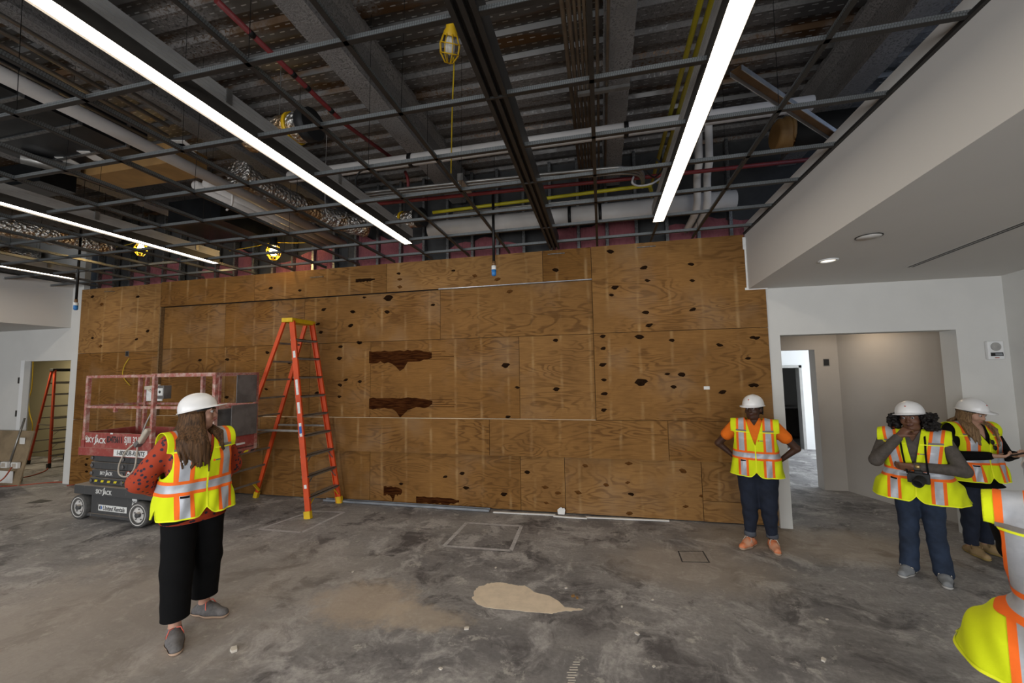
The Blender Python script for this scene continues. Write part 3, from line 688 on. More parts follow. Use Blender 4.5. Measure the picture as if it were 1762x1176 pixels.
# brown conduit bundle under the deck with a strut
e = empty('conduit_bundle', (0, 0, 0), 0, 'bundle of brown conduits running to the wall beside the slot diffuser', 'conduit run')
for k, px in enumerate((966, 977, 987, 996, 1004, 1011, 1027, 1047)):
    a = at(px, 0, 4.52); MB().tube([(a.x, -1, 4.52), (a.x, 5.55, 4.52)], .014 if k > 1 else .019, 7).build('conduit', 'brown_conduit', e)
a = at(1000, 162, 4.49); MB().box((-.13, a.y - .02, 4.475), (.33, a.y + .02, 4.505)).build('strut', 'steel_conduit', e)
# yellow gas pair beside the second light
for k, (p0, lab) in enumerate((((1206, 0), 'yellow gas pipe farther from the bright light, of the close pair'), ((1225, 0), 'yellow gas pipe right beside the bright light, of the close pair'))):
    a = at(*p0, 4.30); pipe([(a.x, -1, 4.30), (a.x, 5.3 - .2 * k, 4.30)], .020, 'yellow_gas', 'gas_pipe', lab, group='pair of yellow gas pipes')
# white drain pipes behind the second light
for k, (dx, lab) in enumerate(((0, 'white vent pipe dropping and bending to the wall, nearer the bright light'), (.13, 'white vent pipe dropping and bending to the wall, nearer the soffit'))):
    a = at(1203, 292, 4.25); a.x += .11 * k
    pipe(smooth_path([(a.x, a.y - .1, 5.0), (a.x, a.y - .03, 4.5), (a.x, a.y, 4.32), (a.x, a.y + .12, 4.20), (a.x, 5.0, 3.87), (a.x, 5.6, 3.82)], 4), .042, 'white_pipe', 'vent_pipe', lab, n=12, group='white vent pipes')
# brace stud
e = empty('brace_stud', (0, 0, 0), 0, 'diagonal galvanised brace stud between the bright light and the soffit', 'brace')
a = at(1266, 118, 3.86); b = at(1446, 238, 3.86); d = (b - a).normalized(); nrm = Vector((-d.y, d.x, 0))
MB().bar(a, b, .075, .004).build('web', 'rust_stud', e)
for s in (-1, 1): MB().bar(a + nrm * .036 * s + Vector((0, 0, -.016)), b + nrm * .036 * s + Vector((0, 0, -.016)), .006, .034).build('flange', 'silver_track', e)
# ducts on the soffit side
e = empty('insulated_duct', (0, 0, 0), 0, 'dark wrapped duct with torn tan insulation end above the soffit', 'duct')
a = at(1350, 232, 4.42); MB().tube([(a.x + .05, a.y, 4.42), (a.x + 2.6, a.y, 4.42)], .17, 16).build('wrap', 'black_rubber', e)
pts = [(a.x - .10 + .03 * k, a.y + .01 * math.sin(k * 3), 4.42) for k in range(7)]; MB().tube(pts, [.13, .165, .15, .18, .16, .19, .175], 14).build('insulation_end', 'kraft', e)
def flex(pts, r, lab, bands=(), n=18, name='flexible_duct', mat='foil', seg=7):
    P_ = smooth_path(pts, seg); rs = [r * (1 + .07 * math.sin(i * 2.4) + random.uniform(-.03, .03)) for i in range(len(P_))]
    e = empty(name, (0, 0, 0), 0, lab, 'duct'); MB().tube(P_, rs, n).build('sleeve', mat, e)
    for f, w, m in bands:
        i = min(int(f * (len(P_) - 1)), len(P_) - 2); d = (P_[i + 1] - P_[i]).normalized(); MB().tube([P_[i] - d * w, P_[i] + d * w], r * 1.10, n).build('band' if m != 'black_rubber' else 'end_cap', m, e)
    m_ = P_[len(P_) // 2]; MB().tube([(m_.x, m_.y, m_.z + r), (m_.x, m_.y, 5.1)], .004, 5, False).build('hanger_strap', 'steel_conduit', e)
    return e
flex([at(428, 238, 4.35), at(480, 228, 4.35), at(538, 214, 4.35)], .135, 'foil duct with yellow band and black end cap over the long light', ((.72, .018, 'yellow_plastic'), (.97, .05, 'black_rubber')))
flex([at(668, 386, 4.15), at(695, 380, 4.15), at(726, 374, 4.15)], .12, 'short foil duct with yellow band near the plywood top', ((.5, .016, 'yellow_plastic'), (.97, .05, 'black_rubber')))
flex([at(408, 296, 4.30), at(440, 318, 4.27), at(510, 352, 4.27), at(575, 378, 4.27), at(632, 392, 4.27)], .15, 'crinkled foil flexible duct snaking under the long light', (), 20)
flex([at(-120, 368, 4.3), at(40, 396, 4.3), at(120, 412, 4.3), at(190, 428, 4.3)], .15, 'crinkled foil duct glowing beside the lit caged lamp', (), 20)
flex([at(-100, 418, 4.35), at(0, 436, 4.35), at(70, 446, 4.35)], .14, 'foil duct seen above the shortest linear light', ())
# rectangular ducts on the lift side
def rect_duct(lo, hi, lab, mats=('dark_duct', 'galvanised'), ribs=3, name='rectangular_duct'):
    e = empty(name, ((lo[0] + hi[0]) / 2, (lo[1] + hi[1]) / 2, lo[2]), 0, lab, 'duct'); c = Vector(e.location)
    b = MB().box(Vector(lo) - c, Vector(hi) - c).build('body', mats[0], e)
    for k in range(ribs):
        y = lo[1] + (hi[1] - lo[1]) * (k + .5) / ribs - c.y
        mb = MB(); x0, x1, z0, z1 = lo[0] - c.x, hi[0] - c.x, lo[2] - c.z, hi[2] - c.z
        for a_, b_ in (((x0 - .012, y, z0 - .012), (x1 + .012, y + .03, z0)), ((x0 - .012, y, z0), (x0, y + .03, z1)), ((x1, y, z0), (x1 + .012, y + .03, z1))): mb.box(a_, b_)
        mb.build('flange', mats[1], e)
    return e, c
e, c_ = rect_duct((-5.75, 1.9, 4.22), (-4.46, 3.0, 4.56), 'big dark rectangular duct with paper labels over the scissor lift')
for px, py in ((120, 278), (158, 268), (318, 250), (316, 255)):
    p = at(px, py, 4.22)
    MB().box((-.06, -.09, -.006), (.06, .09, -.002)).build('paper_label', 'paper', e, (p.x - c_.x, p.y - c_.y, 0), (0, 0, .3))
p = at(95, 283, 4.18); MB().tube([(p.x - c_.x - .1, p.y - c_.y - .2, -.06), (p.x - c_.x + .1, p.y - c_.y + .15, -.06)], .06, 12).build('take_off', 'steel_conduit', e)
a = at(190, 325, 4.12); b = at(332, 276, 4.12)
rect_duct((-5.41, 3.02, 4.12), (-4.10, 3.34, 4.34), 'tan kraft-faced duct box beside the big dark duct', ('kraft', 'steel_conduit'), 0, 'insulated_duct_box')
rect_duct((-9.6, .8, 4.25), (-7.2, 3.1, 4.56), 'dark rectangular duct beyond the big labelled duct', ribs=2)
rect_duct((-9.2, 3.22, 4.30), (-6.4, 3.55, 4.56), 'dark cross duct close to the back wall at the far end', ribs=0)
rect_duct((-6.2, 4.5, 4.2), (-5.25, 5.35, 4.56), 'dark duct box above the plywood near the lit lamp', ribs=0)
# drain pipes along the room
def along(px0, py0, px1, py1, z): 
    a_, b_ = at(px0, py0, z), at(px1, py1, z); x_ = (a_.x + b_.x) / 2; return x_, a_.y, b_.y
x_, _, _ = along(60, 158, 230, 240, 4.05)
pipe([(x_, -1, 4.05), (x_, 5.5, 4.05)], .055, 'white_pipe', 'drain_pipe', 'white drain pipe running beside the big dark duct', n=12)
x_, _, _ = along(330, 305, 560, 412, 4.12)
for k, lab in enumerate(('white drain pipe nearer the long light, of the close pair', 'white drain pipe farther from the long light, of the close pair')):
    pipe([(x_ - .15 * k, 3.45, 4.12), (x_ - .15 * k, 5.6, 4.10)], .05, 'white_pipe', 'drain_pipe', lab, n=12, group='pair of white drain pipes')
e = empty('conduit_rack', (0, 0, 0), 0, 'rack of thin steel conduits on a slotted strut near the long light', 'conduit run')
for k, (px, py) in enumerate(((60, 60), (45, 78), (30, 92), (20, 104), (12, 113), (60, 110))):
    a = at(px, py, 4.35); MB().tube([(a.x, -1, 4.35), (a.x, 2.8 + .03 * k, 4.35)], .015 + .004 * (k % 2), 7).build('conduit', 'steel_conduit', e)
a = at(20, 180, 4.28); b = at(95, 160, 4.28); a.x = max(a.x, -4.42); MB().bar(a, b, .04, .04).build('strut', 'steel_conduit', e)
for k in range(5): q = a + (b - a) * (.1 + .2 * k); MB().box(q - Vector((.014, .022, .022)), q + Vector((.014, .022, -.012))).build('slot', 'black_rubber', e)
# loose cable loops near the wall
for pts, r, m, lab in (([at(615, 320, 4.0), at(635, 310, 4.0), at(640, 290, 4.1), at(618, 297, 4.1), at(612, 318, 4.0), at(628, 332, 3.95)], .008, 'black_rubber', 'black cable loop hanging beside the conduits near the long light'),
                       ([at(1120, 275, 4.1), at(1110, 290, 4.0), at(1125, 305, 4.0), at(1140, 290, 4.0), at(1128, 272, 4.1)], .009, 'black_rubber', 'black cable loop beside the bright light and yellow pipes'),
                       ([at(1090, 305, 4.0), at(1088, 315, 3.9), at(1100, 320, 3.9), at(1122, 316, 3.9), at(1137, 306, 4.0)], .011, 'white_pipe', 'white cable loop beside the bright light'),
                       ([at(400, 335, 4.1), at(399, 352, 4.0), at(390, 362, 3.95)], .012, 'white_pipe', 'short white hose end below the drain pipe pair'),
                       ([at(560, 360, 4.0) + Vector((0, 0, 1.1)), at(560, 360, 4.0), at(577, 372, 3.9), at(592, 375, 3.85), at(596, 365, 3.9)], .004, 'cable_grey', 'thin pale wire loop beside the long light')):
    tag(MB().tube(smooth_path(pts, 6), r, 6).build('cable_loop', m), lab, 'cable')
# hooded black hanger pipes with blue caps
def drop(px, py0, py1, y, lab):
    t0, t1 = aty(px[0], py0, y), aty(px[1], py1, y); e = empty('capped_drop_pipe', (t1.x, y, t1.z), 0, lab, 'pipe')
    h = t0.z - t1.z
    MB().tube([(0, 0, .16), (0, 0, h)], .017, 10).build('pipe', 'black_metal', e); MB().tube([(0, 0, .11), (0, 0, .17)], .021, 10).build('collar', 'rust_stud', e)
    MB().tube([(0, 0, .06), (0, 0, .115)], .029, 12).build('cap_ring', 'paper', e); MB().tube([(0, 0, -.01), (0, 0, .0), (0, 0, .065)], [.012, .028, .030], 12).build('cap', 'blue_cap', e)
drop((851, 850), 330, 474, 4.5, 'black drop pipe with blue cap hanging before the plywood'); drop((138, 130), 395, 533, 4.7, 'black drop pipe with blue cap hanging before the far soffit')
# caged string lamps
def cage_lamp(p, lit, lab, s=1.0, tilt=0.0, cable=None):
    e = empty('caged_lamp', p, 0, lab, 'work lamp', 'caged string lamps'); e.rotation_euler = (tilt, tilt * .6, 0)
    MB().lathe([(.001, .10), (.03, .10), (.032, .04), (.045, .02), (.045, .0)], n=14).build('socket', 'yellow_plastic' if not lit else 'black_rubber', e)
    MB().lathe([(.018, .0), (.03, -.03), (.036, -.06), (.03, -.09), (.001, -.105)], n=14).build('bulb', 'bulb_lit' if lit else 'glass_bulb', e)
    mb = MB()
    for k in range(8):
        a_ = math.pi * 2 * k / 8; mb.tube([(math.cos(a_) * r, math.sin(a_) * r, z) for r, z in ((.045, .01), (.068, -.05), (.062, -.10), (.03, -.145), (.006, -.15))], .0035, 5)
    for r, z in ((.066, -.04), (.064, -.095)): mb.tube([(math.cos(k * math.pi / 8) * r, math.sin(k * math.pi / 8) * r, z) for k in range(17)], .0035, 5)
    mb.build('cage', 'yellow_plastic', e); e.scale = (s, s, s)
    if not tilt > .4: e.rotation_euler = (0, 0, 0); MB().tube([(0, 0, .1), (0, 0, (5.1 - p.z) / s)], .004, 5, False).build('hanging_lead', 'black_rubber', e)
    if cable: 
        cb = MB().tube(smooth_path([Vector(q) for q in cable], 6), .006, 6).build('lamp_cord', 'cord_yellow'); tag(cb, cable_lab[lab], 'cord')
cable_lab = {}
def cg(px, py, z, lit, lab, clab, s, tilt, cable): cable_lab[lab] = clab; cage_lamp(at(px, py, z), lit, lab, s, tilt, cable)
P0 = at(775, 62, 4.5); cg(775, 62, 4.5, False, 'unlit yellow caged lamp hanging beside the slot diffuser', 'yellow cord hanging straight down from the unlit caged lamp', 1.15, .6,
   [P0 + Vector((.0, .06, -.12)), at(781, 120, 4.35), at(778, 200, 4.2), at(776, 305, 4.05)])
cg(471, 424, 4.02, True, 'lit caged lamp glowing above the plywood top edge', 'yellow cord strung either side of the lit lamp above the plywood', 1.5, .2, [at(395, 432, 4.05), at(440, 424, 4.1), at(471, 418, 4.14), at(520, 418, 4.1), at(588, 412, 4.12)])
cg(243, 421, 4.0, True, 'lit yellow caged lamp peeking below a linear light', 'thin yellow cord beside the lit lamp under the linear light', 1.2, .15, [at(243, 412, 4.1), at(225, 420, 4.12), at(200, 425, 4.15)])
# ================================================================== SCISSOR LIFT, LADDERS, TEMPORARY POWER
t = NT('lift_red'); v = t.coord(); n1 = t.noise(v, 7, 6, 0.7); s_ = t.sep(t.n('ShaderNodeNewGeometry').outputs['Normal'])
c = t.mix(t.ramp(n1, .45, .72), (0.255, 0.042, 0.034), (0.33, 0.15, 0.12))
c = t.mix(t.math('MULTIPLY', t.ramp(s_[2], .3, .8), 0.8), c, (0.40, 0.32, 0.27))        # drywall dust settled on upward faces
t.set(c, 0.7)
t = NT('lift_rail'); v = t.coord(); n1 = t.noise(v, 9, 6, 0.75)
t.set(t.mix(t.ramp(n1, .40, .66), (0.31, 0.085, 0.066), (0.46, 0.34, 0.29)), 0.7)
t = NT('lift_grey'); v = t.coord(); n1 = t.noise(t.mapping(v, scale=(14, 14, 1.2)), 3, 5, 0.7); s_ = t.sep(t.n('ShaderNodeNewGeometry').outputs['Normal'])
c = t.mix(t.ramp(n1, .60, .74), (0.050, 0.050, 0.051), (0.22, 0.20, 0.18))
c = t.mix(t.math('MULTIPLY', t.ramp(s_[2], .3, .8), 0.85), c, (0.36, 0.31, 0.26)); t.set(c, 0.6)
simple('panel_grey', (0.16, 0.15, 0.145), 0.55, 0.2, var=0.35, scale=5)
simple('tyre', (0.085, 0.082, 0.078), 0.8, var=0.4, scale=14)
simple('rim_white', (0.62, 0.60, 0.57), 0.5, var=0.25, scale=6)
simple('decal_white', (0.72, 0.72, 0.70), 0.6, var=0.15, scale=25)
simple('decal_black', (0.03, 0.03, 0.03), 0.6)
simple('decal_blue', (0.03, 0.12, 0.42), 0.6)
simple('hazard_yellow', (0.66, 0.55, 0.02), 0.6)
simple('orange_rail', (0.60, 0.070, 0.014), 0.42, var=0.16, scale=5)
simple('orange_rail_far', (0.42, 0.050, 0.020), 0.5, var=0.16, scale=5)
simple('ladder_step', (0.27, 0.25, 0.225), 0.45, 0.45, var=0.3, scale=7)
simple('ladder_yellow', (0.68, 0.44, 0.012), 0.5, var=0.2)
simple('cream_cable', (0.50, 0.44, 0.36), 0.6)
simple('board_ply', (0.27, 0.20, 0.12), 0.7, var=0.3, scale=4)

LIFT = empty('scissor_lift', (-7.30, 4.27, 0), R_(-3.2), 'dusty red and grey scissor lift parked before the plywood', 'scissor lift')
def part(mb, name, mats, parent=None, bev=0.0):
    o = mb.build(name, mats, parent if parent is not None else LIFT)
    if bev: bevel(o, bev)
    return o
FR = (R_(90), 0, 0)       # lettering that faces the room (-y)
W_ = .66
# chassis
part(MB().box((-.02, .0, .35), (1.58, W_, .475)), 'chassis', 'lift_grey', bev=.008)
body = part(MB().box((.26, .05, .085), (1.18, W_ - .05, .35)), 'battery_tray', 'lift_grey', bev=.006)
part(MB().box((.20, .03, .055), (1.24, W_ - .03, .09)), 'skirt', 'lift_grey')
part(MB().box((.08, .10, .13), (1.5, W_ - .10, .34)), 'axle_frame', 'black_rubber')
part(MB().box((1.19, .06, .27), (1.56, .30, .30)), 'steering_link', 'lift_grey'); part(MB().tube([(1.36, .14, .27), (1.36, .14, .36)], .04, 12), 'king_pin', 'lift_grey')
def wheel(x, y, rz=0.0):
    e = MB().lathe([(.10, -.058), (.155, -.06), (.166, -.045), (.166, .045), (.155, .06), (.10, .058)], (0, 0, 0), (0, 1, 0), 32).build('wheel', 'tyre', LIFT, (x, y, .166), (0, 0, rz))
    MB().lathe([(.136, -.061), (.128, -.063), (.122, -.05), (.10, -.042), (.04, -.040), (.001, -.040)], (0, 0, 0), (0, 1, 0), 28).build('rim', 'rim_white', e)
    MB().lathe([(.036, -.04), (.034, -.072), (.02, -.075), (.001, -.075)], (0, 0, 0), (0, 1, 0), 16).build('hub', 'lift_grey', e)
    for k in range(5):
        a_ = k * 2 * math.pi / 5 + .3; MB().tube([(.07 * math.cos(a_), -.038, .07 * math.sin(a_)), (.07 * math.cos(a_), -.052, .07 * math.sin(a_))], .009, 8).build('lug_nut', 'panel_grey', e)
wheel(.085, .06, R_(0)); wheel(1.31, .03, R_(4)); wheel(.085, W_ - .06); wheel(1.31, W_ - .05)
# folded scissor stack
for i, (z0, z1) in enumerate(((.485, .575), (.585, .685), (.695, .79), (.80, .89))):
    arm = part(MB().box((.20 + .03 * (i % 2), .05, z0), (1.60 - .05 * (i % 2), .12, z1)), 'scissor_arm', 'lift_grey', bev=.008)
    part(MB().box((.20, W_ - .12, z0), (1.58, W_ - .05, z1)), 'scissor_arm', 'lift_grey')
    for bx in (.86, .24): MB().lathe([(.026, -.012), (.02, -.018), (.001, -.018)], (bx, .05, (z0 + z1) / 2), (0, 1, 0), 12).build('pivot_bolt', 'panel_grey', arm)
    part(MB().tube([(.86, .08, (z0 + z1) / 2), (.86, W_ - .08, (z0 + z1) / 2)], .03, 10), 'pivot_tube', 'lift_grey')
part(MB().box((.16, .14, .48), (.22, W_ - .14, .66)), 'end_block', 'lift_red')
hz = part(MB().box((.27, .046, .515), (1.50, .0495, .548)), 'hazard_strip', 'decal_black')
for k in range(9):
    x0 = .30 + k * .13
    MB().prism([(x0, .0445, .517), (x0 + .055, .0445, .517), (x0 + .07, .0445, .546), (x0 + .015, .0445, .546)], (0, .002, 0)).build('hazard_mark', 'hazard_yellow', hz)
# platform
XE = 2.50
part(MB().box((.05, -.02, .89), (1.50, W_ + .02, 1.00)), 'deck_edge', 'lift_red', bev=.006)
deck = part(MB().box((.08, -.005, 1.00), (1.46, .02, 1.205)).box((.08, W_ - .02, 1.00), (1.46, W_ + .005, 1.205)).box((.08, 0, 1.0), (.10, W_, 1.205)), 'toe_board', 'lift_red')
part(MB().box((.08, 0, .985), (XE, W_, 1.005)), 'deck_plate', 'lift_grey')
ext = part(MB().box((1.40, .03, .92), (XE, .05, 1.165)).box((1.40, W_ - .05, .92), (XE, W_ - .03, 1.165)).box((XE - .02, .03, .92), (XE, W_ - .03, 1.165)), 'extension_toe_board', 'lift_red')
for k in range(6):
    y0 = .04 + k * .10
    MB().prism([(XE + .001, y0, .925), (XE + .001, y0 + .06, .925), (XE + .001, y0 + .085, .95), (XE + .001, y0 + .025, .95)], (.002, 0, 0)).build('hazard_mark', 'hazard_yellow' if k % 2 == 0 else 'decal_black', ext)
MB().box((XE + .001, .16, 1.04), (XE + .003, .46, 1.065)).build('decal', 'decal_white', ext)
def rail(p0, p1, w=.042, mat='lift_rail', name='guard_rail'): return part(MB().bar(p0, p1, w, w), name, mat)
for yy in (.012, W_ - .012):
    rail((.10, yy, 1.985), (1.46, yy, 1.985), .036); rail((.10, yy, 1.56), (1.46, yy, 1.56), .034)
    for xx in (.12, 1.44): rail((xx, yy, 1.02), (xx, yy, 1.97), .044, name='post')
rail((.10, 0, 1.985), (.10, W_, 1.985), .036); rail((.10, 0, 1.56), (.10, W_, 1.56), .034)
for yy in (.038, W_ - .038):
    rail((1.36, yy, 1.99), (XE, yy, 1.99), .046); rail((1.40, yy, 1.56), (XE, yy, 1.56), .036)
    rail((XE - .02, yy, .95), (XE - .02, yy, 1.98), .046, name='post'); rail((1.80, yy, 1.16), (1.80, yy, 1.98), .036, name='post') if yy > .3 else None
rail((XE - .02, .04, 1.99), (XE - .02, W_ - .04, 1.99), .04); rail((XE - .02, .04, 1.56), (XE - .02, W_ - .04, 1.56), .034)
for xx, yy in ((.12, .012), (1.44, .012)): part(MB().box((xx - .035, yy - .03, 1.0), (xx + .035, yy + .03, 1.10)), 'post_socket', 'lift_red', bev=.005)
for xx, zz in ((.19, 1.13), (1.30, 1.15)): part(MB().tube([(xx + .022 * math.cos(a_), -.01, zz + .03 * math.sin(a_)) for a_ in np.linspace(0, 2 * math.pi, 13)], .005, 6), 'lanyard_ring', 'cream_cable')
part(MB().box((.70, -.012, 1.49), (.74, .02, 1.56)), 'latch', 'lift_rail')
# hanging splash panels on the end rails and the cabinet on the deck
for y0, y1, z0, z1 in ((.30, .60, 1.60, 1.975), (.24, .62, 1.16, 1.575)):
    part(MB().box((XE + .005, y0, z0), (XE + .018, y1, z1)), 'splash_panel', 'panel_grey', bev=.004)
part(MB().box((XE - .26, .14, 1.10), (XE - .10, .54, 1.53)), 'deck_box', 'panel_grey', bev=.006)
# upper controls with manual pouch
cb = part(MB().box((.72, W_ - .16, 1.64), (.86, W_ - .05, 1.84)), 'control_box', 'panel_grey', bev=.006)
MB().box((.74, W_ - .164, 1.69), (.845, W_ - .158, 1.80)).build('control_face', 'decal_white', cb); MB().lathe([(.022, -.012), (.02, -.016), (.001, -.016)], (.79, W_ - .155, 1.745), (0, 1, 0), 14).build('knob', 'decal_black', cb)
part(MB().box((.34, W_ - .06, 1.60), (.68, W_ - .05, 1.82)), 'manual_pouch', 'decal_white'); part(MB().bar((.32, W_ - .07, 1.80), (.64, W_ - .07, 1.83), .02, .05), 'pouch_bar', 'cream_cable'); part(MB().bar((.36, W_ - .075, 1.80), (.68, W_ - .075, 1.65), .012, .03), 'pouch_strap', 'cream_cable')
rail((.26, W_ - .03, 1.0), (.30, W_ - .03, 1.97), .04, name='post')
# charger plug and cable loop over the side
part(MB().bar((1.30, -.035, 1.10), (1.44, -.03, 1.28), .07, .06), 'plug', 'cream_cable', bev=.015); part(MB().bar((1.25, -.035, 1.06), (1.31, -.035, 1.12), .08, .05), 'plug_collar', 'panel_grey')
pts = [(1.26, -.04, 1.06), (1.27, -.05, .92), (1.24, -.05, .76), (1.12, -.05, .66), (1.00, -.045, .655), (.93, -.04, .70), (.95, -.045, .82), (1.06, -.05, .98), (1.20, -.045, 1.08)]
part(MB().tube(smooth_path(pts, 6), .010, 8), 'cable', 'cream_cable')
part(MB().tube(smooth_path([(1.30, -.03, 1.18), (1.36, .0, 1.4), (1.46, .03, 1.60)], 5), .008, 6), 'lead', 'cable_grey')
sg = part(MB().lathe([(.05, -.004), (.05, 0)], (.985, .045, .645), (0, 1, 0), 16).lathe([(.001, -.004), (.05, -.004)], (.985, .045, .645), (0, 1, 0), 16), 'warning_disc', 'decal_white')
MB().tube([(.985 + .044 * math.cos(a_), .040, .645 + .05 * math.sin(a_)) for a_ in np.linspace(0, 2 * math.pi, 17)], .006, 6).build('ring', 'cord_red', sg); MB().box((.965, .0385, .62), (1.0, .040, .66)).build('pictogram', 'decal_black', sg)
# lettering
def skyjack(x, y, z, s):
    text_obj('SKY', s, 'decal_white', LIFT, (x - s * 1.02, y, z), FR, xs=.98, weight=s * .02)
    text_obj('ACK', s, 'decal_white', LIFT, (x + s * 1.22, y, z - s * .06), FR, xs=.98, weight=s * .02)
    mb = MB()
    for k in (0, 1): mb.prism([(x - .02 * s + .22 * s * k, y - .0006, z + .28 * s), (x + .12 * s + .22 * s * k, y - .0006, z + .28 * s + .0 * s), (x + .38 * s + .16 * s * k, y - .0006, z + .78 * s), (x + .30 * s + .16 * s * k, y - .0006, z + .78 * s)], (0, .001, 0))
    mb.prism([(x + .10 * s, y - .0006, z + .25 * s), (x + .26 * s, y - .0006, z + .25 * s), (x + .22 * s, y - .0006, z - .38 * s), (x + .05 * s, y - .0006, z - .62 * s), (x - .16 * s, y - .0006, z - .55 * s), (x - .12 * s, y - .0006, z - .46 * s), (x + .04 * s, y - .0006, z - .40 * s)], (0, .001, 0))
    part(mb, 'logo_mark', 'decal_white')
skyjack(.36, -.0085, 1.10, .100); text_obj('SJIII 3219', .118, 'decal_white', LIFT, (1.12, -.008, 1.12), FR, xs=.78, weight=.0015)
text_obj('ID473611', .118, 'decal_black', LIFT, (.755, -.0075, 1.115), FR, xs=.66, weight=.003)
part(MB().box((.78, -.0235, .903), (1.42, -.021, .992)), 'decal', 'decal_white'); text_obj('1-800-UR-RENTS', .088, 'decal_black', LIFT, (1.10, -.0245, .947), FR, shear=.22, xs=.84, weight=.0015)
skyjack(.52, .0475, .640, .062); skyjack(.58, -.0025, .405, .078)
part(MB().box((.42, .0465, .135), (.98, .049, .215)), 'decal', 'decal_white'); text_obj('United Rentals', .082, 'decal_black', LIFT, (.725, .0455, .172), FR, shear=.25, xs=.88, weight=.0015)
part(MB().prism([(.462 + .026 * math.cos(a_), .0455, .176 + .026 * math.sin(a_)) for a_ in np.linspace(math.pi / 2, 3 * math.pi / 2, 10)], (0, .001, 0)), 'emblem', 'decal_black'); part(MB().prism([(.470 + .026 * math.cos(a_), .0455, .176 + .026 * math.sin(a_)) for a_ in np.linspace(-math.pi / 2, math.pi / 2, 10)], (0, .001, 0)), 'emblem', 'decal_blue')
part(MB().box((1.075, .0465, .245), (1.165, .049, .335)), 'decal', 'decal_white'); text_obj('NC', .058, 'decal_black', LIFT, (1.12, .0455, .29), FR, weight=.001)
part(MB().box((.665, -.008, 1.19), (.715, -.0065, 1.21)), 'decal', 'decal_white')

# ------------------------------------------------------------------ step ladders
def step_ladder(name, loc, rz, H, xf, xr, wb, wt, n, top_mat, foot_mat, lab, rail_mat='orange_rail', stickers=False, braces=3):
    """steps face local +x; xf / xr = reach of front and rear feet, wb / wt = half widths at foot and top"""
    e = empty(name, loc, rz, lab, 'step ladder')
    def P(side, front, f):          # point on a rail, f = 0 foot .. 1 top
        x0 = xf if front else xr; x1 = .055 if front else -.05
        return Vector((x0 + (x1 - x0) * f, side * (wb + (wt - wb) * f), H * f))
    for side in (-1, 1):
        for front in (True, False):
            if front:      # channel: web with two lips
                a, b = P(side, True, .0), P(side, True, .985); d = (b - a).normalized(); o = MB()
                o.bar(a, b, .008, .082, up=Vector((1, 0, 0))); off = Vector((.036, 0, .012))
                for s in (-1, 1): o.bar(a + off * s - Vector((0, side * .012, 0)), b + off * s - Vector((0, side * .012, 0)), .028, .009, up=Vector((1, 0, 0)))
                r = o.build('front_rail', rail_mat, e)
                if stickers and side == -1:
                    for f, L, m in ((.81, .10, 'decal_white'), (.64, .22, 'decal_white'), (.535, .16, 'decal_white'), (.425, .19, 'decal_white'), (.425, .10, 'decal_blue'), (.15, .05, 'decal_white')):
                        c0 = P(side, True, f) + Vector((0, side * (.0058 if m == 'decal_blue' else .005), 0)); dd = d * L / 2
                        MB().bar(c0 - dd, c0 + dd, .003, .04, up=Vector((1, 0, 0))).build('sticker', m, r)
            else: MB().bar(P(side, False, 0), P(side, False, .985), .03, .055, up=Vector((1, 0, 0))).build('rear_rail', rail_mat if side > 0 else rail_mat, e)
            a = P(side, front, 0); d = (P(side, front, 1) - a).normalized()
            MB().bar(a, a + d * .10, .05, .098 if front else .07, up=Vector((1, 0, 0))).build('foot', foot_mat, e)
    for k in range(1, n + 1):
        f = k / (n + 1) * .99; a, b = P(-1, True, f), P(1, True, f)
        st = MB().box((a.x - .05, a.y, a.z - .004), (a.x + .045, b.y, a.z + .004)); st.box((a.x + .04, a.y, a.z - .028), (a.x + .045, b.y, a.z + .004)); st.box((a.x - .05, a.y, a.z - .028), (a.x - .045, b.y, a.z + .004))
        st.build('step', 'ladder_step', e)
        if k <= braces:
            for s, q in ((1, a), (-1, b)):
                MB().bar((q.x + .03, q.y + s * .008, q.z - .14), (q.x + .03, q.y + s * .12, q.z - .02), .018, .004).build('step_brace', foot_mat if k == 1 and foot_mat != 'black_rubber' else 'ladder_step', e)
        f2 = k / (n + 1) * .97; a, b = P(-1, False, f2), P(1, False, f2)
        MB().bar(a, b, .022, .026).build('rear_bar', 'ladder_step', e)
        if k == 1 and foot_mat != 'black_rubber':
            for s, q in ((1, a), (-1, b)): MB().bar((q.x - .015, q.y, q.z - .15), (q.x - .015, q.y + s * .13, q.z), .02, .03).build('corner_brace', foot_mat, e)
    for side in (-1, 1):
        for f in (.42,):
            a, b = P(side, True, f), P(side, False, f); MB().bar(a, b, .006, .028).build('spreader', 'ladder_step', e)
    MB().box((-.09, -wt - .035, H - .055), (.095, wt + .035, H + .012)).build('top_cap', top_mat, e) and None
    bevel([o for o in e.children if o.name.startswith('top_cap')][0], .012, 3)
    MB().box((-.06, -wt + .03, H + .010), (.07, wt - .03, H + .014)).build('cap_tray', top_mat, e)
    return e
step_ladder('step_ladder', (-4.50, 5.205, 0), 0.0, 2.80, .52, -1.02, .335, .215, 9, 'ladder_yellow', 'ladder_yellow', 'tall orange step ladder with yellow top standing before the plywood', stickers=True)
step_ladder('step_ladder', (-12.43, 6.93, 0), R_(-12), 2.20, .50, -.62, .30, .19, 7, 'black_rubber', 'black_rubber', 'red-orange step ladder with black top inside the far doorway', 'orange_rail_far')

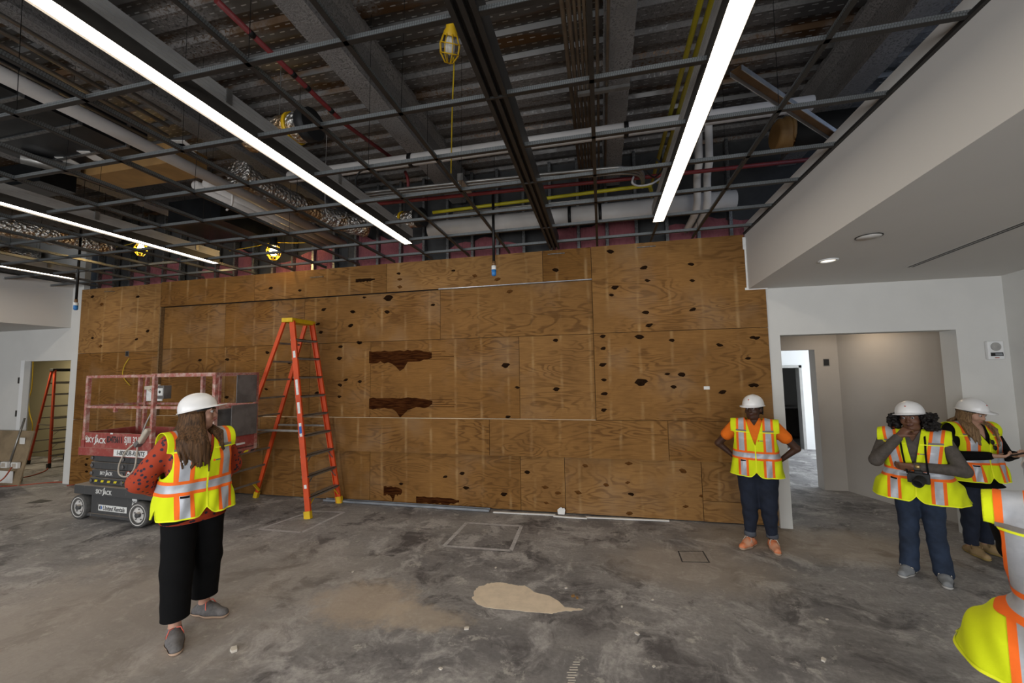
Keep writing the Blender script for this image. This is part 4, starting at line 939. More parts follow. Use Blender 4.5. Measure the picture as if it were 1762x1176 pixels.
# ------------------------------------------------------------------ temporary power board and cords
p = aty(43, 790, 5.42); p.z = 0; p.y = 5.36; e = empty('power_board', (p.x, p.y, 0), R_(0), 'plywood temporary power board leaning by the far doorway', 'power board')
H_ = .98
MB().prism([(0, 0, .0), (-1.9, 0, .0), (-1.9, .16, H_), (0, .16, H_)], (0, .018, 0)).build('panel', 'board_ply', e)
def bp(u, h): return Vector((-u, .16 * h / H_ - .012, h))
MB().tube([bp(.38, .36), bp(.34, 1.22)], .016, 8).build('conduit', 'steel_conduit', e); MB().tube([bp(1.7, .36), bp(.16, .38)], .014, 8).build('conduit', 'steel_conduit', e)
for u in (.16, .44, .72, 1.2):
    q = bp(u, .37); bx_ = bevel(MB().box(q - Vector((.085, .05, .055)), q + Vector((.085, .0, .055))).build('outlet_box', 'paper', e), .006)
    MB().box(q - Vector((.05, .053, .035)), q + Vector((.05, -.0, .035))).build('outlet_plate', 'cream_cable', bx_)
q = bp(.42, .14); MB().box(q - Vector((.24, .004, .10)), q + Vector((.24, 0, .12))).build('plastic_sheet', 'paper', e)
q = bp(.22, .80); MB().box(q - Vector((.07, .003, .06)), q + Vector((.07, 0, .06))).build('paper_label', 'paper', e)
def floor_cord(pts, r, m, lab): tag(MB().tube(smooth_path(pts, 6), r, 6).build('extension_cord', m), lab, 'cord')
floor_cord([bp(.18, .34) + Vector((p.x, p.y - .06, 0)), Vector((p.x - .12, p.y - .16, .15)), Vector((p.x - .5, p.y - .2, .012)), at(-60, 838, .012)], .012, 'cord_red', 'dark red cord curling off the power board')
floor_cord([at(-20, 826, .01), at(40, 822, .01), at(75, 812, .01), at(84, 804, .01)], .010, 'cord_red', 'red cord on the floor leading into the far doorway')
floor_cord([at(-20, 838, .01), at(30, 836, .01), at(80, 831, .01), at(108, 830, .01), at(124, 831, .01), at(128, 834, .01), at(115, 836, .01)], .010, 'cord_red', 'red cord on the floor ending in a loop beside the scissor lift')
floor_cord([bp(.5, .36) + Vector((p.x, p.y - .06, 0)), Vector((p.x - .6, p.y - .12, .22)), Vector((p.x - .9, p.y - .1, .3)), Vector((p.x - 1.3, p.y - .05, .2))], .008, 'cord_yellow', 'yellow cord sagging across the power board')
floor_cord([aty(57, 618, 6.4), aty(56, 650, 6.4), aty(54, 672, 6.4), aty(49, 690, 6.4), aty(51, 712, 6.4), aty(56, 735, 6.4), aty(50, 770, 6.4), aty(47, 785, 6.4)], .010, 'cord_yellow', 'yellow cord hanging down inside the far doorway')
q = aty(219, 609, YP); e = empty('wall_box', (q.x, YP, q.z), 0, 'small grey electrical box on the dark plywood above the lift', 'electrical box')
MB().box((-.04, -.004, -.05), (.04, .004, .05)).build('frame', 'panel_grey', e); MB().box((-.03, -.006, -.04), (.03, 0, .04)).build('opening', 'black_rubber', e)
floor_cord([aty(222, 617, YP - .02), aty(214, 630, YP - .03), aty(211, 645, YP - .03), aty(216, 655, YP - .03), aty(224, 664, YP - .04)], .006, 'cord_yellow', 'thin yellow wire dangling from the grey wall box')
# ================================================================== PEOPLE: implicit bodies meshed with surface nets
class Field:
    """smooth union of simple solids sampled on a grid"""
    def __init__(s, lo, hi, h):
        s.lo = np.array(lo, float); s.h = h; s.n = np.ceil((np.array(hi) - s.lo) / h).astype(int) + 1
        s.ax = [s.lo[i] + h * np.arange(s.n[i]) for i in range(3)]; s.d = np.full(s.n, 0.2, np.float32)
    def _win(s, lo, hi, pad):
        a = np.clip(np.floor((np.array(lo) - pad - s.lo) / s.h).astype(int), 0, s.n - 1); b = np.clip(np.ceil((np.array(hi) + pad - s.lo) / s.h).astype(int) + 1, 1, s.n)
        sl = tuple(slice(a[i], b[i]) for i in range(3))
        return sl, s.ax[0][sl[0]][:, None, None], s.ax[1][sl[1]][None, :, None], s.ax[2][sl[2]][None, None, :]
    def put(s, fn, lo, hi, k=0.02, cut=False):
        sl, x, y, z = s._win(lo, hi, k + 0.03)
        if min(q.stop - q.start for q in sl) <= 0: return
        a = s.d[sl]; b = np.broadcast_to(fn(x, y, z), a.shape)
        if cut:
            h = np.clip(0.5 - 0.5 * (a + b) / k, 0, 1); s.d[sl] = a * (1 - h) + (-b) * h + k * h * (1 - h)
        else:
            h = np.clip(0.5 + 0.5 * (a - b) / k, 0, 1); s.d[sl] = a * (1 - h) + b * h - k * h * (1 - h)
    def cap(s, p, q, r0, r1=None, k=0.02, flat=None, cut=False):
        """tapered capsule; flat = (axis, factor) squeezes it along one axis"""
        p = np.array(p, float); q = np.array(q, float); r1 = r0 if r1 is None else r1; R = max(r0, r1); d = q - p; dd = max(d @ d, 1e-9)
        fx, fy, fz = 1.0, 1.0, 1.0
        if flat: 
            f = [1, 1, 1]; f[flat[0]] = 1 / flat[1]; fx, fy, fz = f
        def fn(x, y, z):
            t = np.clip(((x - p[0]) * d[0] + (y - p[1]) * d[1] + (z - p[2]) * d[2]) / dd, 0, 1)
            return np.sqrt(((x - p[0] - t * d[0]) * fx) ** 2 + ((y - p[1] - t * d[1]) * fy) ** 2 + ((z - p[2] - t * d[2]) * fz) ** 2) - (r0 + (r1 - r0) * t)
        s.put(fn, np.minimum(p, q) - R, np.maximum(p, q) + R, k, cut)
    def ell(s, c, r, k=0.02, R=None, cut=False):
        c = np.array(c, float); r = np.array(r, float); m = r.max()
        def fn(x, y, z):
            X, Y, Z = x - c[0], y - c[1], z - c[2]
            if R is not None: X, Y, Z = (R[0, 0] * X + R[1, 0] * Y + R[2, 0] * Z, R[0, 1] * X + R[1, 1] * Y + R[2, 1] * Z, R[0, 2] * X + R[1, 2] * Y + R[2, 2] * Z)
            k0 = np.sqrt((X / r[0]) ** 2 + (Y / r[1]) ** 2 + (Z / r[2]) ** 2); k1 = np.sqrt((X / r[0] ** 2) ** 2 + (Y / r[1] ** 2) ** 2 + (Z / r[2] ** 2) ** 2) + 1e-9
            return k0 * (k0 - 1) / k1
        s.put(fn, c - m, c + m, k, cut)
    def loft(s, st, k=0.02, pw=2.3):
        """stack of rounded cross-sections (z, cx, cy, rx, ry)"""
        A = np.array(st, float); zz = A[:, 0]
        def fn(x, y, z):
            zc = np.clip(z, zz[0], zz[-1]); v = [np.interp(zc, zz, A[:, i]) for i in range(1, 5)]
            q = (np.abs((x - v[0]) / v[2]) ** pw + np.abs((y - v[1]) / v[3]) ** pw) ** (1 / pw)
            d = (q - 1) * np.minimum(v[2], v[3]) ; dz = np.maximum(zz[0] - z, z - zz[-1])
            return np.where(dz > 0, np.sqrt(np.maximum(d, 0) ** 2 + dz ** 2), np.maximum(d, dz))
        R = A[:, 3:].max() + .05
        s.put(fn, (A[:, 1].min() - R, A[:, 2].min() - R, zz[0]), (A[:, 1].max() + R, A[:, 2].max() + R, zz[-1]), k)
    def mesh(s):
        d = s.d; ins = d < 0; n = np.array(d.shape)
        c8 = [(i, j, k) for i in (0, 1) for j in (0, 1) for k in (0, 1)]
        cnt = sum(ins[i:n[0] - 1 + i, j:n[1] - 1 + j, k:n[2] - 1 + k].astype(np.int8) for i, j, k in c8)
        act = (cnt > 0) & (cnt < 8); I = np.argwhere(act); idx = np.full(act.shape, -1, np.int64); idx[act] = np.arange(len(I))
        V = np.stack([d[I[:, 0] + i, I[:, 1] + j, I[:, 2] + k] for i, j, k in c8], 1).astype(float); C8 = np.array(c8, float)
        acc = np.zeros((len(I), 3)); m = np.zeros(len(I))
        for a in range(8):
            for b in range(a + 1, 8):
                if abs(C8[a] - C8[b]).sum() != 1: continue
                x = (V[:, a] < 0) != (V[:, b] < 0); t = np.where(x, V[:, a] / np.where(x, V[:, a] - V[:, b], 1), 0)
                acc += np.where(x[:, None], C8[a] + t[:, None] * (C8[b] - C8[a]), 0); m += x
        P = s.lo + s.h * (I + acc / m[:, None]); F = []
        for ax in range(3):
            sl0 = [slice(1, n[i] - 1) for i in range(3)]; sl1 = list(sl0); sl0[ax] = slice(0, n[ax] - 1); sl1[ax] = slice(1, n[ax])
            a = ins[tuple(sl0)]; b = ins[tuple(sl1)]; E = np.argwhere(a != b); 
            if len(E) == 0: continue
            fl = a[E[:, 0], E[:, 1], E[:, 2]]
            off = np.array([1, 1, 1]); off[ax] = 0; G = E + off
            u, w = [i for i in range(3) if i != ax]
            def g(du, dw):
                H = G.copy(); H[:, u] += du; H[:, w] += dw; return idx[H[:, 0], H[:, 1], H[:, 2]]
            q = np.stack([g(-1, -1), g(0, -1), g(0, 0), g(-1, 0)], 1)
            if ax == 1: fl = ~fl
            q[~fl] = q[~fl][:, ::-1]; F.append(q)
        F = np.concatenate(F); F = F[(F >= 0).all(1)]
        T = np.concatenate([F[:, [0, 1, 2]], F[:, [0, 2, 3]]]); return P, T
def relax(P, T, it=2, lam=.5):
    n = len(P); E = np.concatenate([T[:, [0, 1]], T[:, [1, 2]], T[:, [2, 0]]]); E = np.concatenate([E, E[:, ::-1]])
    deg = np.bincount(E[:, 0], minlength=n)[:, None]
    for _ in range(it):
        S = np.zeros_like(P)
        for c in range(3): S[:, c] = np.bincount(E[:, 0], P[E[:, 1], c], n)
        P = P + lam * (S / np.maximum(deg, 1) - P)
    return P
def vnormals(P, T):
    fn = np.cross(P[T[:, 1]] - P[T[:, 0]], P[T[:, 2]] - P[T[:, 0]]); N = np.zeros_like(P)
    for i in range(3):
        for c in range(3): N[:, c] += np.bincount(T[:, i], fn[:, c], len(P))
    return N / (np.linalg.norm(N, axis=1, keepdims=True) + 1e-9)
def clip(P, T, g, N=None):
    """keep the part of a triangle mesh where g(x, y, z) >= 0, cutting triangles cleanly"""
    if len(T) == 0: return (P, T, N)
    v = g(P[:, 0], P[:, 1], P[:, 2]); v = np.where(np.abs(v) < 1e-7, 1e-7, v); ins = v > 0; k = ins[T].sum(1)
    keep = [T[k == 3]]; extra = []; exN = []; new = []; cache = {}; base = len(P)
    def cutp(a, b):
        key = (a, b) if a < b else (b, a)
        if key not in cache:
            t = v[a] / (v[a] - v[b]); cache[key] = base + len(extra); extra.append(P[a] + t * (P[b] - P[a]))
            if N is not None: exN.append(N[a] + t * (N[b] - N[a]))
        return cache[key]
    for tri in T[(k == 1) | (k == 2)].tolist():
        for r in range(3):
            a, b, c = tri[r], tri[(r + 1) % 3], tri[(r + 2) % 3]
            if ins[a] and not ins[b] and not ins[c]: new.append((a, cutp(a, b), cutp(a, c))); break
            if ins[a] and ins[b] and not ins[c]:
                x, y = cutp(b, c), cutp(a, c); new += [(a, b, x), (a, x, y)]; break
    if extra: P = np.concatenate([P, np.array(extra)]); N = np.concatenate([N, np.array(exN)]) if N is not None else None
    T = np.concatenate(keep + ([np.array(new)] if new else [])); used = np.unique(T); mp = np.full(len(P), -1); mp[used] = np.arange(len(used))
    return P[used], mp[T], (N[used] if N is not None else None)
def islands(n, T):
    lab = np.arange(n)
    while True:
        m = lab[T].min(1); new = lab.copy()
        for i in range(3): np.minimum.at(new, T[:, i], m)
        new = new[new]
        if (new == lab).all(): break
        lab = new
    k = lab[T[:, 0]]; return [T[k == u] for u in np.unique(k)]
def obj_from(P, T, name, mat, parent, solid=0.0, flip=False):
    if len(T) == 0: return None
    me = bpy.data.meshes.new(name); me.vertices.add(len(P)); me.vertices.foreach_set('co', np.asarray(P, np.float32).ravel())
    T = np.asarray(T, np.int32); me.loops.add(T.size); me.loops.foreach_set('vertex_index', T.ravel()); me.polygons.add(len(T))
    me.polygons.foreach_set('loop_start', np.arange(0, T.size, 3, dtype=np.int32)); me.polygons.foreach_set('use_smooth', np.ones(len(T), bool))
    me.update(calc_edges=True); me.validate(); me.materials.append(MAT[mat]); o = link(name, me, parent)
    if solid: m = o.modifiers.new('thickness', 'SOLIDIFY'); m.thickness = solid; m.offset = -1
    return o
def rotm(yaw=0, pitch=0, roll=0):
    """head turn: yaw to the own left (+), pitch down (+), roll to the own left shoulder (+)"""
    a, b, c = R_(yaw), R_(pitch), R_(roll)
    Rz = np.array([[math.cos(a), -math.sin(a), 0], [math.sin(a), math.cos(a), 0], [0, 0, 1]])
    Rx = np.array([[1, 0, 0], [0, math.cos(b), -math.sin(b)], [0, math.sin(b), math.cos(b)]])
    Ry = np.array([[math.cos(c), 0, math.sin(c)], [0, 1, 0], [-math.sin(c), 0, math.cos(c)]])
    return Rz @ Rx @ Ry

def cloth(name, c, var=.12, scale=14, rough=.85, bump=.15, c2=None): return simple(name, c, rough, 0, var, scale, c2, bump, 220)
cloth('vest_yellow', (0.70, 0.80, 0.004), .06, 5); cloth('vest_orange', (0.92, 0.155, 0.012), .05)
t = NT('vest_silver'); t.set(t.mix(t.ramp(t.noise(t.coord(), 40, 3), .4, .65), (0.43, 0.45, 0.49), (0.40, 0.42, 0.46)), 0.42, 0.15)
cloth('vest_bar', (0.20, 0.185, 0.17)); cloth('vest_piping', (0.86, 0.92, 0.02), .03)
simple('black_cloth', (0.0055, 0.0055, 0.006), .9, 0, .12, 14, None, .15, 220, .12); cloth('jeans_dark', (0.012, 0.018, 0.036), .35, 9); cloth('jeans_mid', (0.020, 0.034, 0.066), .45, 6); cloth('denim_cuff', (0.085, 0.095, 0.115))
cloth('brown_knit', (0.085, 0.072, 0.062), .25, 30); cloth('orange_polo', (0.80, 0.165, 0.006)); cloth('coral_top', (0.50, 0.20, 0.14)); cloth('navy_scarf', (0.015, 0.022, 0.05))
t = NT('printed_blouse'); v = t.coord(); d1 = t.voro(t.vadd(v, t.vadd(t.noise(v, 20, 2, out='Color'), (-.5, -.5, -.5)) if False else (0, 0, 0)), 30)
t.set(t.mix(t.ramp(t.math('ADD', d1, t.math('MULTIPLY', t.noise(v, 60, 3), .22)), 0.43, .47), (0.024, 0.014, 0.028), (0.34, 0.036, 0.008)), .85)
def skin(name, c): 
    t = NT(name); t.set(t.mix(t.ramp(t.noise(t.coord(), 9, 4), .35, .7), c, tuple(x * .82 for x in c)), .5, 0, .35); t.b.inputs['Subsurface Weight'].default_value = .08; t.b.inputs['Subsurface Radius'].default_value = (.012, .005, .003)
skin('skin_fair', (0.52, 0.29, 0.21)); skin('skin_light', (0.50, 0.29, 0.20)); skin('skin_dark', (0.060, 0.027, 0.016)); skin('skin_brown', (0.15, 0.068, 0.040))
simple('lip_fair', (0.40, 0.15, 0.13), .45); simple('lip_dark', (0.075, 0.026, 0.022), .45)
simple('eye_white', (0.42, 0.40, 0.38), .3); simple('eye_dark', (0.012, 0.008, 0.006), .15)
def hairm(name, c1, c2, sc=(30, 30, 1.2)):
    t = NT(name); n = t.noise(t.mapping(t.coord(), scale=sc), 3.2, 5, .7); t.set(t.mix(t.ramp(n, .35, .65), c1, c2), .62, 0, .2); t.bump(n, .15, .01)
hairm('hair_brown', (0.026, 0.013, 0.006), (0.115, 0.058, 0.024)); hairm('hair_blond', (0.11, 0.062, 0.030), (0.27, 0.17, 0.085)); hairm('hair_black', (0.006, 0.005, 0.005), (0.016, 0.013, 0.012), (14, 14, 14))
simple('hat_white', (0.74, 0.735, 0.73), .28, 0, .03, 3, spec=.5); simple('hat_logo', (0.55, 0.10, 0.06), .5)
simple('sole_pale', (0.60, 0.42, 0.30), .7); simple('sole_white', (0.60, 0.58, 0.54), .7); simple('sole_tan', (0.42, 0.30, 0.10), .7)
cloth('shoe_grey', (0.15, 0.14, 0.138), .3, 30); cloth('shoe_orange', (0.72, 0.20, 0.07), .3, 12, c2=(0.62, 0.34, 0.22)); cloth('shoe_canvas', (0.24, 0.25, 0.26), .2); cloth('shoe_tan', (0.35, 0.24, 0.12))
simple('lace_coral', (0.80, 0.17, 0.12), .7); simple('lace_white', (0.68, 0.62, 0.55), .7); simple('gold', (0.60, 0.42, 0.16), .3, .8)

REF = 1.65
def hand(F, w, d, pn, thumb, curl=.5, k=.008, s=1.0):
    """palm plus five fingers: w wrist, d finger direction, pn palm normal, thumb = side vector sign"""
    w = np.array(w, float); d = np.array(d, float); d /= np.linalg.norm(d); pn = np.array(pn, float); pn -= d * (pn @ d); pn /= np.linalg.norm(pn); sd = np.cross(d, pn) * thumb
    kn = w + d * .085 * s
    for o in (-.026, -.009, .009, .026): F.cap(w + d * .012 + sd * o * .6, kn + sd * o, .016 * s, .0125 * s, .016)
    tips = []
    for o, L in ((.028, .070), (.0095, .080), (-.009, .074), (-.027, .058)):
        p = kn + sd * o; a = d; ang = curl * .9
        for f, r in ((.45, .0098), (.32, .0090), (.23, .0080)):
            a = np.cos(ang) * d + np.sin(ang) * pn; q = p + a * L * f * s; F.cap(p, q, r * s, r * .93 * s, .006); p = q; ang += curl
        tips.append(p)
    p = w + d * .022 * s + sd * .024 * s; a = d * .62 + sd * .70 + pn * .35; a /= np.linalg.norm(a)
    q = p + a * .042 * s; F.cap(p, q, .0145 * s, .0115 * s, .014); a2 = d * .85 + sd * .25 + pn * (.35 + .4 * curl); a2 /= np.linalg.norm(a2); F.cap(q, q + a2 * .040 * s, .0112 * s, .0088 * s, .006)

def head_sdf(F, hc, R, f=1.0):
    def L(p): return hc + R @ (np.array(p) * f)
    F.ell(L((0, .012, .030)), np.array((.075, .096, .084)) * f, .03, R); F.ell(L((0, -.022, -.030)), np.array((.060, .070, .084)) * f, .03, R)
    F.cap(L((-.032, -.035, -.085)), L((.032, -.035, -.085)), .026 * f, None, .03); F.ell(L((0, -.062, -.096)), np.array((.022, .020, .018)) * f, .022, R)
    for s in (-1, 1):
        F.ell(L((s * .040, -.062, -.028)), np.array((.026, .024, .026)) * f, .02, R)
        F.ell(L((s * .032, -.104, .012)), np.array((.019, .020, .012)) * f, .012, R, cut=True)
        F.cap(L((s * .014, -.090, .028)), L((s * .046, -.080, .030)), .009 * f, .008 * f, .012)
        F.ell(L((s * .076, .012, -.012)), np.array((.011, .022, .033)) * f, .008, R)
    F.cap(L((0, -.088, .016)), L((0, -.106, -.022)), .0085 * f, .0125 * f, .012)
    for s in (-1, 1): F.ell(L((s * .013, -.096, -.026)), np.array((.010, .011, .009)) * f, .008, R)
    F.ell(L((0, -.086, -.052)), np.array((.024, .011, .0065)) * f, .008, R); F.ell(L((0, -.085, -.063)), np.array((.021, .012, .0075)) * f, .008, R)

def hard_hat(parent, hc, R, f=1.0):
    """dome with ridge and rim, peak, headband with ratchet knob, small logo"""
    B = Matrix([list(R[i]) + [hc[i]] for i in range(3)] + [[0, 0, 0, 1]])
    n, m = 48, 16; vs = []; fs = []
    def pt(az, u):            # u 0 top .. 1 rim
        fr = -math.sin(az); ph = u * math.pi / 2 * 1.02
        rx, ry, rz = .112, .136, .118; r = math.sin(ph) ** .86
        x, y = math.cos(az) * rx * r, math.sin(az) * ry * r + .006; z = .048 + math.cos(ph) * rz
        z += .006 * math.exp(-(x / .018) ** 2) * (1 - u) - .012 * (1 - fr) * .5 * u ** 3
        return x, y, z
    for j in range(m + 1):
        for i in range(n): vs.append(pt(2 * math.pi * i / n, max(j, .25) / m))
    for j in range(m):
        for i in range(n): a = j * n + i; b = j * n + (i + 1) % n; fs.append((a, a + n, b + n, b))
    fs.append(tuple(range(n)))
    b0 = m * n                                     # rim flange and peak
    for ring in (0, 1):
        for i in range(n):
            az = 2 * math.pi * i / n; x, y, z = pt(az, 1); fr = max(0, -math.sin(az)); ext = .010 + .062 * fr ** 2.2; L = math.hypot(x, y)
            dz = -.010 * fr ** 2 if ring == 0 else -.010 * fr ** 2 - .006; vs.append((x + x / L * ext * (1 - .05 * ring), y + y / L * ext * (1 - .05 * ring), z + dz))
    for r_ in range(2):
        for i in range(n):
            a = b0 + r_ * n + i; b = b0 + r_ * n + (i + 1) % n; fs.append((a, a + n, b + n, b))
    vs = [tuple(Vector(q) * f) for q in vs]
    hat = empty('hard_hat'); hat.parent = parent; hat.matrix_local = B
    sh = MB().add(vs, fs, True).build('shell', 'hat_white', hat); md = sh.modifiers.new('thickness', 'SOLIDIFY'); md.thickness = .003
    mb = MB(); ring = [(math.cos(a) * .094 * f, (math.sin(a) * .115 + .006) * f) for a in np.linspace(0, 2 * math.pi, 33)]
    v2 = [(x, y, z) for z in (.018 * f, .052 * f) for x, y in ring]; k = len(ring); mb.add(v2, [(i, i + 1, k + i + 1, k + i) for i in range(k - 1)], True); mb.build('headband', 'black_rubber', hat)
    MB().box((-.03 * f, .105 * f, -.005 * f), (.03 * f, .135 * f, .028 * f)).build('ratchet', 'black_rubber', hat)
    c_ = Vector(pt(-math.pi / 2, .62)) * f; MB().lathe([(.001, .0025), (.006, .002), (.007, -.004)], c_, (0, -.8, .6), 12).build('logo', 'hat_logo', hat)
    c_ = Vector(pt(0, .97)) * f
    return hat

def person(loc, rz, H, lab, cfg):
    S = H / REF; root = empty('person', loc, rz, lab, 'person'); e = empty('tmp'); bpy.data.objects.remove(e)
    J = dict(aL=(.095, .0, .08), aR=(-.095, .0, .08), kL=(.09, -.015, .46), kR=(-.09, -.015, .46), hL=(.085, .0, .86), hR=(-.085, .0, .86),
             sL=(.160, .0, 1.335), sR=(-.160, .0, 1.335), eL=(.22, .03, 1.06), eR=(-.22, .03, 1.06), wL=(.24, -.03, .83), wR=(-.24, -.03, .83), head=(0, -.015, 1.535))
    J.update(cfg.get('J', {})); J = {k: np.array(v, float) for k, v in J.items()}; fat = cfg.get('fat', 1.0); th = cfg.get('thigh', 1.0)
    R = rotm(*cfg.get('head', (0, 0, 0))); hc = J['head']; hf = cfg.get('hf', 1.0)
    up = cfg.get('up', (0, 0))                      # lean of the upper body (dx, dy at shoulder height)
    def T(st, grow=0.0, g2=None): return [(z, up[0] * max(0, (z - .95) / .4), cy + up[1] * max(0, (z - .95) / .4), rx * fat + grow, ry * fat + (grow if g2 is None else g2)) for z, cy, rx, ry in st]
    torso = [(.80, .0, .13, .10), (.90, .0, .168, .118), (.98, .0, .152, .108), (1.05, .0, .138, .098), (1.14, -.006, .142, .108), (1.21, -.012, .150, .115), (1.28, -.006, .150, .104), (1.345, .0, .135, .082), (1.385, .0, .09, .062), (1.41, .0, .055, .05)]
    pts = np.array(list(J.values())); lo = pts.min(0) - .16; hi = pts.max(0) + .18; lo[2] = -.02; hi[2] = hc[2] + .16; lo[1] = min(lo[1], -.24); hi[1] = max(hi[1], .24)
    # --- body, one continuous surface
    F = Field(lo, hi, .0068)
    F.loft(T(torso), .03)
    F.cap((up[0], up[1] + .01, 1.37), hc + R @ np.array((0, .02, -.06)), .052, .047, .03)
    for s in 'LR':
        F.cap(J['h' + s], J['k' + s], .082 * fat, .052, .03); F.cap(J['k' + s], J['a' + s], .050, .034, .02)
        F.cap(J['a' + s], J['a' + s] + np.array((0, -.02, -.045)), .034, .03, .02); F.cap(J['a' + s] + np.array((0, .01, -.05)), J['a' + s] + np.array((0, -.045, -.055)), .022, .020, .02)
        F.cap(J['s' + s], J['e' + s], .047 * (.6 + .4 * fat), .038, .025); F.cap(J['e' + s], J['w' + s], .038, .024, .015)
    head_sdf(F, hc, R, hf)
    for s in 'LR':
        h = cfg.get('hand' + s)
        d, pn, cu = h if h else (J['w' + s] - J['e' + s], (-1 if s == 'L' else 1, 0, 0), .35)
        hand(F, J['w' + s], d, pn, 1 if s == 'L' else -1, cu)
    P, Tr = F.mesh(); P = relax(P, Tr, 1, .4); obj_from(P * S, Tr, 'body', cfg['skin'], root)
    # --- face details
    def Lh(p): return Vector((hc + R @ (np.array(p) * hf)) * S)
    for s in (-1, 1):
        c = Lh((s * .0315, -.0815, .0115)); MB().lathe([(.0001, -.0125 * S)] + [(.0125 * S * math.cos(a), .0125 * S * math.sin(a)) for a in np.linspace(-1.4, 1.4, 9)] + [(.0001, .0125 * S)], c, (0, 0, 1), 14).build('eye', 'eye_white', root)
        q = Lh((s * .0325, -.0908, .0105)); dv = (q - c).normalized(); MB().lathe([(.0080 * S, -.001), (.0055 * S, .0035 * S), (.0001, .0042 * S)], q, dv, 10).build('iris', 'eye_dark', root)
        MB().tube([Lh((s * .016, -.099, .029)), Lh((s * .032, -.096, .034)), Lh((s * .048, -.084, .030))], [.0028 * S, .0035 * S, .0018 * S], 6).build('eyebrow', cfg['hair_mat'], root)
    MB().tube([Lh((-.026, -.084, -.057)), Lh((-.012, -.0955, -.0555)), Lh((0, -.0985, -.0565)), Lh((.012, -.0955, -.0555)), Lh((.026, -.084, -.057))], [.002 * S, .0052 * S, .0062 * S, .0052 * S, .002 * S], 8).build('lips', cfg.get('lips', 'lip_fair'), root)
    # --- trousers
    tr = cfg['trousers']; F = Field((-.36, -.30, -.02), (.36, .30, 1.12), .0095)
    F.loft(T([q for q in torso if q[0] < 1.08], .014), .03)
    for s in 'LR':
        hem = np.array(J['a' + s]); kk = J['k' + s]
        if tr.get('wide'): F.cap(J['h' + s], kk, .105 * th, .088 * th, .03); F.cap(kk, hem, .088 * th, tr['wide'], .03)
        else: F.cap(J['h' + s], kk, .098 * th, .066 * th, .03); F.cap(kk, hem, .064 * th, tr.get('hem', .05), .02); F.cap(kk + np.array((0, .02, -.12)), kk + np.array((0, .015, -.16)), .056 * th, .05 * th, .03)
    P, Tr = F.mesh(); P = relax(P, Tr, 2)
    zb = tr.get('z', .09); wr = tr.get('wr', .0022); P[:, 0] += wr * np.sin(P[:, 2] * 46 + P[:, 0] * 30 + P[:, 1] * 24) * (P[:, 2] < .8); P[:, 1] += wr * np.sin(P[:, 2] * 61 + 1 + P[:, 0] * 40) * (P[:, 2] < .8)
    P, Tr, _ = clip(P, Tr, lambda x, y, z: z - zb + .03 * (y - 0) * 0); P, Tr, _ = clip(P, Tr, lambda x, y, z: 1.05 - z)
    to = obj_from(P * S, Tr, 'trousers', tr['mat'], root, .004)
    if tr.get('cuff'):
        for s in 'LR':
            a = J['a' + s]; MB().lathe([(.050 * S, 0), (.060 * S, .004), (.060 * S, .045 * S), (.052 * S, .05 * S)], Vector((a + np.array((0, 0, zb - a[2] - .01))) * S), (0, 0, 1), 20).build('cuff', 'denim_cuff', to)
    # --- shirt
    sh = cfg['shirt']; lo2 = pts.min(0) - .14; hi2 = pts.max(0) + .14; lo2[1] = min(lo2[1], -.26); hi2[1] = max(hi2[1], .26); lo2[0] = min(lo2[0], -.34); hi2[0] = max(hi2[0], .34); F = Field((lo2[0], lo2[1], .62), (hi2[0], hi2[1], 1.56), .0095)
    hz = sh.get('hem', .86); grow = sh.get('grow', .014)
    F.loft([(hz - .03, 0, 0, .190 * fat + grow, .138 * fat + grow)] * 0 + T([(sh.get('hem', .86) - .02, .0, .176 + sh.get('flare', 0), .128 + sh.get('flare', 0))] + [q for q in torso if q[0] > hz + .01], grow), .025)
    for s in 'LR':
        a, b, c = J['s' + s], J['e' + s], J['w' + s]; sl = sh.get('sleeve', 1.0); w0, w1, w2 = sh.get('w', (.060, .050, .034))
        if sl <= .5: F.cap(a, a + (b - a) * sl * 2, w0, w1, .025)
        else: F.cap(a, b, w0, w1, .025); F.cap(b, b + (c - b) * .93, w1, w2, .02)
    if sh.get('collar'): F.cap((up[0], up[1], 1.385), (up[0], up[1] - .005, 1.43), .066, .060, .02)
    P, Tr = F.mesh(); P = relax(P, Tr, 1)
    zv = sh.get('v', 1.33); vw = sh.get('vw', .55)
    P, Tr, _ = clip(P, Tr, lambda x, y, z: z - hz)
    P, Tr, _ = clip(P, Tr, lambda x, y, z: np.maximum(np.maximum(np.abs(x - up[0]) - np.maximum(z - zv, 0) * vw, zv - z), y - up[1] - .02))
    ztop = sh.get('top', 1.40); P, Tr, _ = clip(P, Tr, lambda x, y, z: np.maximum(ztop - z, np.abs(x - up[0]) - .10))
    obj_from(P * S, Tr, 'shirt', sh['mat'], root, .003)
    # --- vest
    V = cfg.get('vest', {}); vf = V.get('f', fat); hem, zw = V.get('hem', .80), V.get('zw', 1.03); wd = V.get('w', 1.0)
    F = Field((-.46, -.38, hem - .04), (.46, .38, 1.50), .0095); fl = V.get('flare', .0); cin = V.get('cinch', .0)
    def TV(st): return [(z, up[0] * max(0, (z - .95) / .4), cy + up[1] * max(0, (z - .95) / .4), rx * wd, ry * V.get('d', wd)) for z, cy, rx, ry in st]
    F.loft(TV([(hem - .03, 0, .215 + fl, .165 + fl), (zw - .10, 0, .205 + fl * .6, .158 + fl * .5), (zw, 0, .192 - cin, .148 - cin), (1.12, -.006, .188 - cin * .4, .152), (1.21, -.012, .190, .155), (1.29, -.006, .190, .135), (1.35, 0, .17, .10), (1.395, 0, .115, .078), (1.415, 0, .09, .068)]), .03, 2.5)
